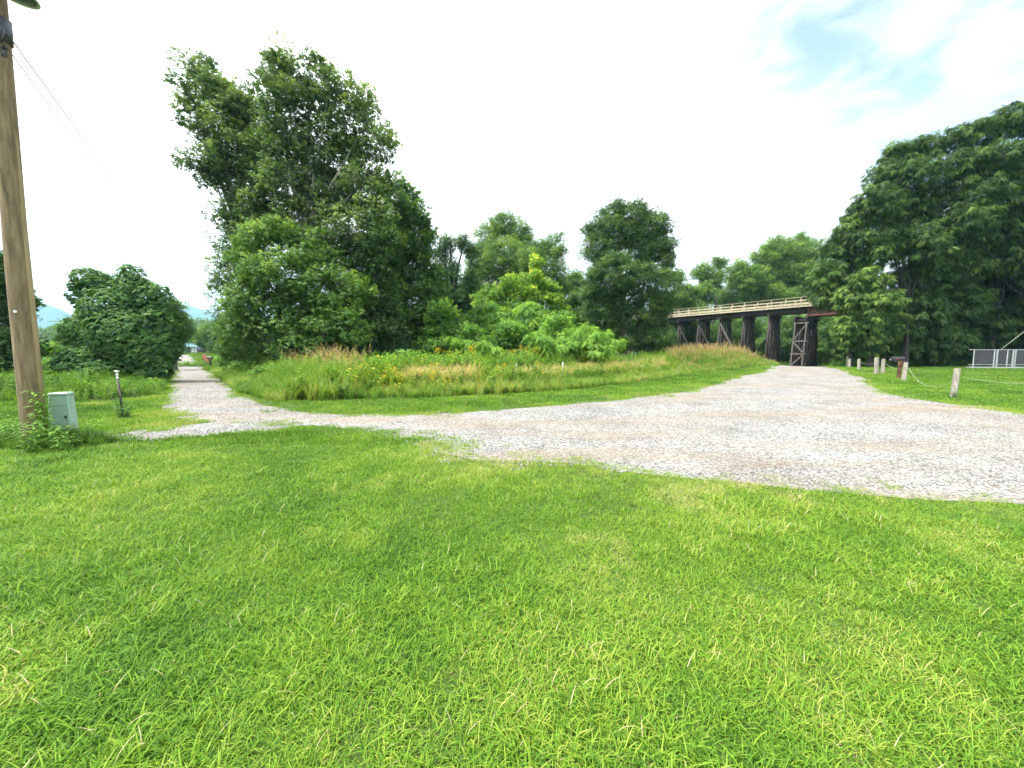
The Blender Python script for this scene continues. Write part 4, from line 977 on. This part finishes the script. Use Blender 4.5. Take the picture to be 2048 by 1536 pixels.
# plants round the pole, cabinet and stake
def weed_plant(name, label, base, h, n, ll, lw, seed, lean=(0, 0), mat=None):
    r = np.random.default_rng(seed); ks = []; tn = []; st = []
    for s in range(n):
        bx, by = r.normal(0, .05, 2); lx, ly = r.normal(0, .1, 2) + np.array(lean); hh = h * r.uniform(.6, 1.05)
        pt = lambda t: np.array([bx + lx * t * t, by + ly * t * t, hh * t]); st.append((np.array([pt(t) for t in np.linspace(0, 1, 6)]), np.linspace(.006, .002, 6)))
        nl = int(24 * hh / .9) + 4
        for i in range(nl):
            t = .12 + .88 * (i + r.uniform()) / nl; a = i * 2.4 + r.uniform(-.4, .4); L = ll * r.uniform(.7, 1.2); el = r.uniform(.1, .6); c = pt(t)
            d1 = np.array([math.cos(a) * math.cos(el), math.sin(a) * math.cos(el), math.sin(el)]) * L * .5; d2 = np.array([math.cos(a), math.sin(a), -.35]) * L * .5
            sd = np.array([-math.sin(a), math.cos(a), 0]) * lw / 2; m1 = c + d1
            ks.append([c, m1 + sd, m1 + np.array([0, 0, -.12 * lw]), m1 - sd]); ks.append([m1 + np.array([0, 0, -.12 * lw]), m1 + sd, m1 + d2, m1 - sd]); q = r.uniform(.25, .75); tn += [q, q]
    V_, Q_ = template(ks)
    root = empty(name, base, label, 'weed')
    link('foliage', quads_mesh(name, V_, Q_, np.repeat(np.array(tn), 4)), mat or LEAF['sumac'], root)
    a, b_ = tubes(st, 5); link('stem', quads_mesh(name + '_stem', a, b_, np.full(len(a), .4)), mat or LEAF['sumac'], root)
    return root
weed_plant('tall_weed', 'tall leafy weed growing between the wooden pole and green cabinet', G(97, 893), 1.05, 7, .17, .035, 1)
weed_plant('tall_weed', 'leafy weed arching across the front of the wooden pole', G(62, 905), .62, 7, .2, .026, 2, (.05, 0), LEAF['shrub'])
weed_plant('tall_weed', 'slender weed growing in front of the green cabinet', G(128, 902), .42, 5, .15, .03, 3, (.0, 0), LEAF['shrub'])
weed_plant('tall_weed', 'thin weed left of the wooden pole', G(20, 890), .55, 6, .12, .025, 4, (-.05, 0))
weed_plant('tall_weed', 'small weed right of the green cabinet', G(170, 884), .5, 6, .1, .022, 5, (.05, 0))
weed_plant('ivy_clump', 'dark ivy clump at the foot of the white topped stake', G(246, 838), .34, 12, .08, .05, 6, (.02, 0), LEAF['kudzu'])
weed_plant('ivy_clump', 'ivy climbing halfway up the white topped stake', G(250, 834) , .75, 4, .09, .05, 8, (.05, 0), LEAF['kudzu'])
weed_plant('ivy_clump', 'small ivy growing on the nearest fence post', G(1908, 797), .36, 6, .09, .05, 9, (.03, -.03), LEAF['kudzu'])
# dark unmown grass ring at the foot of pole and cabinet
n = 420; cx, cy = (pb[0] + cb[0]) / 2, (pb[1] + cb[1]) / 2 - .1
a = RNG.uniform(0, 6.28, n); q = np.sqrt(RNG.uniform(0, 1, n)); x = cx + np.cos(a) * q * 1.15; y = cy + np.sin(a) * q * .38
gn_scatter('unmown_grass', np.stack([x, y, H(x, y)], 1), np.stack([RNG.normal(0, .1, n), RNG.normal(0, .1, n), RNG.uniform(0, 6.28, n)], 1), RNG.uniform(.25, .42, n) * (1.1 - .5 * q),
   RNG.choice(K_GRASS + K_FORB, n), RNG.normal(-.16, .06, n), msrc, 'dark unmown grass round the feet of the pole and cabinet', 'grass')

# far poles
def small_pole(px, ytop, ybase, label, arm=False, r=.13, D=None):
    b_ = G(px, ybase) if D is None else B(px, D)
    d = b_[1]; top = P(px, ytop, d)[2] - b_[2]
    o = empty('utility_pole', b_, label, 'utility pole', 'distant utility poles')
    MB().tube([(0, 0, -.2), (0, 0, top)], [r, r * .7], 8).build('shaft', brace_wood, o, True)
    if arm: MB().beam((0, 0, top - .3), (6.5, 1.0, top - .1), .08, .08).build('cross_arm', brace_wood, o)
    return o, b_ + np.array([0, 0, top])
_, T1 = small_pole(445, 616, 705, 'grey utility pole rising behind the dark roadside tree', D=62)
_, T2 = small_pole(381, 668, 709, 'distant grey pole standing in front of the blue roofed shed', D=88, r=.16)
def wire(a, b_, sag, r, name, label, cat='wire', n=24, mat=wire_mat):
    a = np.array(a); b_ = np.array(b_); t = np.linspace(0, 1, n)[:, None]
    pts = a + (b_ - a) * t - np.array([0, 0, 1]) * sag * 4 * t * (1 - t)
    o = MB().tube([tuple(p - a) for p in pts], r, 6).build(name, mat, None, True); o.location = tuple(a)
    return tag(o, label, cat)
hb = pb + np.array([.345, -.125, zb + .12])
wire(hb, T1, .9, .0095, 'power_line', 'upper thin wire running from the near pole towards the far pole')
wire(pb + np.array([.27, -.10, zb - .03]), T1 - np.array([0, 0, .5]), 1.5, .008, 'power_line', 'lower thin wire running from the near pole towards the far pole')

# ------------------------------------------------------------------ fence posts, ropes, mailbox
PR = [ # top px, base px, width, material
 ((1695, 713), (1693.5, 735), .2, grey_wood, 'farthest thin fence post beside the road bend'),
 ((1699, 718), (1699, 736), .26, grey_wood, 'short fence post touching the farthest thin one'),
 ((1718, 718), (1718, 740), .27, grey_wood, 'lone pale fence post between the far pair and the tall pair'),
 ((1753.5, 715), (1753, 749), .30, grey_wood, 'tallest fence post, with a notch near its top'),
 ((1767, 718), (1765, 748), .27, grey_wood, 'bluish grey fence post right of the tallest one'),
 ((1812, 725), (1807, 763), .27, grey_wood, 'leaning grey fence post beside the mailbox post'),
 ((1915, 737), (1906, 796), .22, grey_wood, 'nearest and largest fence post, leaning, with ivy at its foot')]
POSTS = []
rng = random.Random(4)
for (tx, ty), (bx, by), w, mat, lb in PR:
    b_ = G(bx, by); tp = P(tx, ty, b_[1] + .02); v = Vector(tp - b_)
    o = tag(bpy.data.objects.new('fence_post', None), lb, 'post', 'wooden posts along the right verge'); COL.objects.link(o); o.location = tuple(b_)
    R = Matrix.Rotation(rng.uniform(.2, .7), 3, 'Z'); q = v.to_track_quat('Z', 'X').to_matrix()
    m = MB(); m.box(v * .5 - Vector((0, 0, .03)), (w * .74, w * .7, v.length + .06), q @ R, .02, .96)
    sh_ = m.build('timber', mat, o)
    m = MB(); m.box(v * .985 + q @ R @ Vector((w * .1, .02, .015)), (w * .45, w * .5, .03), q @ R @ Matrix.Rotation(.06, 3, 'X'), .008); m.build('splintered_top', mat, o)
    POSTS.append((b_, v))
def on_post(i, f): b_, v = POSTS[i]; return b_ + np.array(v) * f
wire(on_post(5, .72) + [.05, -.14, 0], on_post(6, .68) + [-.08, -.1, 0], .62, .007, 'rope', 'pale rope drooping between the two nearest fence posts', 'rope', mat=rope_mat)
wire(on_post(6, .72) + [.08, -.12, 0], P(2230, 752, 10.5), .22, .006, 'rope', 'pale rope running right from the nearest fence post out of view', 'rope', mat=rope_mat)
wire(on_post(4, .68) + [.06, -.14, 0], on_post(5, .7) + [-.08, -.14, 0], .16, .009, 'rope', 'pale rope passing behind the mailbox post', 'rope', mat=rope_mat)
wire(on_post(2, .68) + [.06, -.14, 0], on_post(3, .68) + [-.08, -.14, 0], .12, .009, 'rope', 'rope strung between the lone pale post and the tallest post', 'rope', mat=rope_mat)
mb_ = G(1796.5, 758); mbx = empty('mailbox', mb_, 'black mailbox with a red flag on a leaning reddish post', 'mailbox')
D = mb_[1]; tp = P(1801, 724, D) - mb_
v = Vector(tp); q = v.to_track_quat('Z', 'X').to_matrix()
MB().box(v * .5, (.16, .15, v.length + .04), q, .01).build('post', red_wood, mbx)
c = P(1795, 717.5, D - .2) - mb_; Rm = Matrix.Rotation(math.radians(-18), 3, 'Z')
m = MB(); L, w, h = .62, .24, .26; prof = [(-w / 2, -h / 2), (w / 2, -h / 2), (w / 2, 0)] + [(w / 2 * math.cos(a), w / 2 * math.sin(a) + .0) for a in np.linspace(.3, math.pi - .3, 7)] + [(-w / 2, 0)]
rings = [[m.bm.verts.new(Vector(c) + Rm @ Vector((sx * L / 2, y_, z_))) for y_, z_ in prof] for sx in (-1, 1)]
for j in range(len(prof)): m.bm.faces.new((rings[0][j], rings[0][(j + 1) % len(prof)], rings[1][(j + 1) % len(prof)], rings[1][j]))
m.bm.faces.new(rings[0][::-1]); m.bm.faces.new(rings[1]); m.build('box_body', black_metal, mbx)
MB().box(Vector(c) + Rm @ Vector((-L / 2 - .012, 0, 0)), (.02, w * .96, h * .85), Rm, .004).build('door', black_metal, mbx)
MB().box(Vector(c) + Rm @ Vector((-.05, -w / 2 - .012, -.01)), (.1, .012, .035), Rm).build('flag', red_paint, mbx)
MB().box(Vector(c) + Rm @ Vector((-L / 2 - .03, 0, -.06)), (.03, .05, .05), Rm).build('latch', white_paint, mbx)
MB().box(Vector(c) + Rm @ Vector((0.05, 0, -h / 2 - .03)), (.5, .2, .04), Rm).build('shelf', red_wood, mbx)

# ------------------------------------------------------------------ white framed pen
w0 = G(1944, 737.5); Dp = w0[1]
pen = empty('screened_pen', w0, 'white framed pen with dark screen panels on a low white base', 'pen')
def PX(px, py, dd=0): q = P(px, py, Dp + dd) - w0; return Vector(q)
zb_, zt_ = PX(1944, 731.5).z, PX(1944, 699.5).z; x0_, x1_ = 0.0, (2190 - 1944) / F * Dp; dep = .35
MB().box(((x0_ + x1_) / 2 - .05, dep / 2, .12), (x1_ - x0_ + .3, dep + .1, .14), None, .01).build('base', pen_paint, pen)
for k_, (a, b_) in enumerate([((x0_, 0), (x1_, 0)), ((x0_, dep), (x1_, dep)), ((x0_, 0), (x0_, dep))]):
    m = MB(); m.beam((*a, zt_), (*b_, zt_), .05, .06); m.beam((*a, zb_ + .1), (*b_, zb_ + .1), .045, .05); m.build('rail', pen_paint, pen)
vx = [(1945, .06), (1986, .09), (1991.5, .12), (2012, .07), (2023.5, .12), (2028, .08), (2070, .1), (2110, .1), (2150, .1), (2189, .1)]
for px, w in vx:
    MB().box(((px - 1944) / F * Dp, -.01, (zt_ + .2) / 2), (w, .06, zt_ - .18)).build('upright', pen_paint, pen)
pans = [1946.5, 1985, 1993, 2011, 2013.5, 2022, 2030, 2068, 2072, 2108, 2112, 2148, 2152, 2187]
for a, b_ in zip(pans[::2], pans[1::2]):
    xa, xb = (a - 1944) / F * Dp, (b_ - 1944) / F * Dp
    MB().box(((xa + xb) / 2, .02, (zt_ + zb_ + .1) / 2), (xb - xa - .05, .012, zt_ - zb_ - .18)).build('screen', mesh_mat, pen)
wire(w0 + np.array(PX(2001, 699.5)), P(2140, 590, Dp), .05, .022, 'guy_cable', 'pale cable slanting up to the right from the pen top', 'cable', n=6, mat=rope_mat)

# ------------------------------------------------------------------ marker stakes in the meadow
for px, yb, yt, D_, lb in ((1032, 752, 727, 20, 'white marker stake in tan grass, left one of the pair'), (1125, 750, 724, 20.5, 'white marker stake in tan grass, right one of the pair')):
    b_ = B(px, D_); top = P(px, yt, D_)[2] - b_[2]
    o = MB().tube([(0, 0, -.2), (.01, 0, top - .02), (.01, 0, top)], [.035, .032, .02], 8).build('marker_stake', white_paint, None, True); o.location = tuple(b_); tag(o, lb, 'stake', 'white stakes in the meadow')

# ------------------------------------------------------------------ far things along the left road
sd_ = B(384, 118); shd = empty('garden_shed', sd_, 'small grey shed with a light blue roof by the far road', 'shed')
u = 118 / F
MB().box((0, 2, .95), (26 * u, 3.2, 1.9)).build('wall', wall_grey, shd)
m = MB(); m.box((0, .3, 2.25), (32 * u, 2.4, .14), Matrix.Rotation(math.radians(32), 3, 'X')); m.box((0, 2.5, 2.3), (32 * u, 2.4, .14), Matrix.Rotation(math.radians(-32), 3, 'X')); m.build('roof', roof_blue, shd)
MB().box((4.5 * u, .36, .9), (9 * u, .1, 1.7)).build('door', white_paint, shd)
MB().box((-5 * u, .36, 1.1), (5 * u, .1, 1.0)).build('window', mesh_mat, shd)
cv = B(401, 112); cn = empty('canopy', cv, 'dark blue canopy beside the blue roofed shed', 'canopy'); u = 112 / F
m = MB(); m.lathe([(8.5 * u, 0), (7.2 * u, .45), (4 * u, .75), (.01, .85)], (0, 1, 1.35), 16); m.build('cover', navy, cn, True)
for sx in (-1, 1):
    for sy in (-.6, 2.2): MB().tube([(sx * 6 * u, sy, -.1), (sx * 6 * u, sy, 1.5)], .05, 6).build('leg', dark_steel, cn)
MB().box((0, 1.0, .5), (11 * u, 1.6, .9), None, .1).build('covered_load', basic('dark_brown_load', [(.3, (.03, .02, .02)), (.7, (.08, .05, .04))]), cn)
# red-brown rail and far mailbox
f0 = G(417.5, 728); f1 = B(407.5, 56); rr = empty('ramp_rail', f0, 'red brown wooden rail receding beside the left road', 'railing')
dv = Vector(f1 - f0); dv2 = Vector((dv.x, dv.y, dv.z + .1)); 
for h_ in (.35, .75): MB().beam(Vector((0, 0, h_)), dv2 + Vector((0, 0, h_)), .06, .16).build('plank', red_rail, rr)
for i in range(5): c_ = dv2 * (i / 4); MB().box(c_ + Vector((0, 0, .4)), (.12, .12, 1.0)).build('post', red_rail, rr)
fm = G(421.5, 734); m2 = empty('mailbox', fm, 'small dark mailbox beside the distant left road', 'mailbox'); 
MB().box((0, 0, .45), (.11, .11, 1.0)).build('post', creosote, m2)
m = MB(); m.box((-.05, 0, 1.0), (.5, .22, .16), None, .03); m.tube([(-.3, 0, 1.07), (.2, 0, 1.07)], .11, 12); m.build('box_body', black_metal, m2)
m = MB(); m.box((-.31, 0, 1.03), (.02, .2, .2), None, .003); m.build('door', red_rail, m2)

# ------------------------------------------------------------------ light, sky, haze, camera
SUN_EL, SUN_AZ = math.radians(60), math.radians(-105)      # azimuth from +Y towards +X: high on the left
sd = Vector((math.sin(SUN_AZ) * math.cos(SUN_EL), math.cos(SUN_AZ) * math.cos(SUN_EL), math.sin(SUN_EL)))
sl = bpy.data.lights.new('sun', 'SUN'); sl.energy = 2.8; sl.angle = math.radians(4); sl.color = (1, .96, .88)
so = bpy.data.objects.new('sun', sl); COL.objects.link(so); so.rotation_euler = sd.to_track_quat('Z', 'Y').to_euler(); so.location = (0, 0, 50)
w = bpy.data.worlds.new('World'); S.world = w; w.use_nodes = True; nt = w.node_tree; nt.nodes.clear()
out = nt.nodes.new('ShaderNodeOutputWorld'); bg = nt.nodes.new('ShaderNodeBackground'); bg.inputs['Strength'].default_value = .1
sky = nt.nodes.new('ShaderNodeTexSky'); sky.sky_type = 'NISHITA'; sky.sun_disc = False; sky.sun_elevation = SUN_EL; sky.sun_rotation = SUN_AZ; sky.air_density = 1.0; sky.dust_density = 1.5
tc = nt.nodes.new('ShaderNodeTexCoord'); L = nt.links.new
def vec(op, a, b_=None):
    n = nt.nodes.new('ShaderNodeVectorMath'); n.operation = op; L(a, n.inputs[0])
    if b_ is not None:
        if hasattr(b_, 'is_linked'): L(b_, n.inputs[1])
        else: n.inputs[1].default_value = b_
    return n
def bluepatch(px, py, inner, outer):
    d = P(px, py, 1) - CAM; d = d / np.linalg.norm(d)
    nn = vec('NORMALIZE', tc.outputs['Generated']); dt = vec('DOT_PRODUCT', nn.outputs[0], tuple(d))
    mr = nt.nodes.new('ShaderNodeMapRange'); mr.interpolation_type = 'SMOOTHSTEP'; mr.inputs['From Min'].default_value = math.cos(math.radians(outer)); mr.inputs['From Max'].default_value = math.cos(math.radians(inner))
    L(dt.outputs['Value'], mr.inputs['Value']); return mr.outputs[0]
mp = nt.nodes.new('ShaderNodeMapping'); mp.inputs['Scale'].default_value = (1, 1, 2.2); L(tc.outputs['Generated'], mp.inputs[0])
nz = nt.nodes.new('ShaderNodeTexNoise'); nz.inputs['Scale'].default_value = 7.5; nz.inputs['Detail'].default_value = 7; nz.inputs['Roughness'].default_value = .55; nz.inputs['Distortion'].default_value = .4; L(mp.outputs[0], nz.inputs['Vector'])
mxp = nt.nodes.new('ShaderNodeMath'); mxp.operation = 'MAXIMUM'; L(bluepatch(1680, -10, 1, 13), mxp.inputs[0])
m2_ = nt.nodes.new('ShaderNodeMath'); m2_.operation = 'MAXIMUM'; L(mxp.outputs[0], m2_.inputs[0]); L(bluepatch(2040, 120, 2, 15), m2_.inputs[1])
L(bluepatch(1730, 160, 0, 7), mxp.inputs[1])
nr_ = nt.nodes.new('ShaderNodeMapRange'); nr_.interpolation_type = 'SMOOTHSTEP'; nr_.inputs['From Min'].default_value = .36; nr_.inputs['From Max'].default_value = .62; nr_.inputs['To Min'].default_value = .6; L(nz.outputs['Fac'], nr_.inputs['Value'])
bm_ = nt.nodes.new('ShaderNodeMath'); bm_.operation = 'MULTIPLY'; L(m2_.outputs[0], bm_.inputs[0]); L(nr_.outputs[0], bm_.inputs[1])
# cloud brightness: brighter round the veiled sun
nn = vec('NORMALIZE', tc.outputs['Generated']); ds = vec('DOT_PRODUCT', nn.outputs[0], tuple(sd)); pw = nt.nodes.new('ShaderNodeMapRange'); pw.interpolation_type = 'SMOOTHSTEP'
pw.inputs['From Min'].default_value = .2; pw.inputs['From Max'].default_value = 1; pw.inputs['To Min'].default_value = 6.2; pw.inputs['To Max'].default_value = 9.5; L(ds.outputs['Value'], pw.inputs['Value'])
nz2 = nt.nodes.new('ShaderNodeTexNoise'); nz2.inputs['Scale'].default_value = 2.0; nz2.inputs['Detail'].default_value = 6; L(mp.outputs[0], nz2.inputs['Vector'])
mr2 = nt.nodes.new('ShaderNodeMapRange'); mr2.inputs['To Min'].default_value = .85; mr2.inputs['To Max'].default_value = 1.15; L(nz2.outputs['Fac'], mr2.inputs['Value'])
mm = nt.nodes.new('ShaderNodeMath'); mm.operation = 'MULTIPLY'; L(pw.outputs[0], mm.inputs[0]); L(mr2.outputs[0], mm.inputs[1])
cc = vec('SCALE', tc.outputs['Generated']); cc.inputs[0].default_value = (1, 1, 1)
for l in list(nt.links):
    if l.to_node == cc: nt.links.remove(l)
cc.inputs[0].default_value = (1.0, 1.0, 1.01); L(mm.outputs[0], cc.inputs['Scale'])
# thin veil over the blue openings too
veil = nt.nodes.new('ShaderNodeMath'); veil.operation = 'MULTIPLY'; veil.inputs[1].default_value = .78; L(bm_.outputs[0], veil.inputs[0])
mx = nt.nodes.new('ShaderNodeMix'); mx.data_type = 'RGBA'; L(veil.outputs[0], mx.inputs[0]); L(cc.outputs[0], mx.inputs[6]); sk = vec('MULTIPLY', sky.outputs[0], (.5, .72, .8)); L(sk.outputs[0], mx.inputs[7])
L(mx.outputs[2], bg.inputs['Color']); L(bg.outputs[0], out.inputs['Surface'])

HAZE = 0.00022
if HAZE:
    m, nt, out = newmat('haze_air')
    pv = nt.nodes.new('ShaderNodeVolumePrincipled'); pv.inputs['Color'].default_value = (.38, .76, 1, 1); pv.inputs['Density'].default_value = HAZE; pv.inputs['Anisotropy'].default_value = .2
    nt.links.new(pv.outputs[0], out.inputs['Volume'])
    hz = MB().box((0, 1500, 250), (7000, 7400, 512)).build('haze', m); hz['kind'] = 'stuff'; hz['label'] = 'pale blue summer haze over the far hills'; hz['category'] = 'haze'
    ground_ext = None

cam = bpy.data.cameras.new('camera'); co = bpy.data.objects.new('camera', cam); COL.objects.link(co)
cam.sensor_width = 36; cam.lens = 36 * F / 2048; cam.clip_end = 20000; cam.clip_start = .05
co.location = tuple(CAM); co.rotation_euler = (math.pi / 2 - PITCH, 0, 0); S.camera = co
S.render.engine = 'CYCLES'
cy = S.cycles; cy.max_bounces = 8; cy.diffuse_bounces = 5; cy.glossy_bounces = 2; cy.transmission_bounces = 4; cy.volume_bounces = 0; cy.transparent_max_bounces = 4
cy.use_adaptive_sampling = True; cy.adaptive_threshold = .03; cy.use_denoising = True; cy.sample_clamp_indirect = 6
try: cy.denoiser = 'OPENIMAGEDENOISE'
except Exception: pass
S.view_settings.view_transform = 'Standard'; S.view_settings.look = 'None'; S.view_settings.exposure = 1.7; S.view_settings.gamma = 1
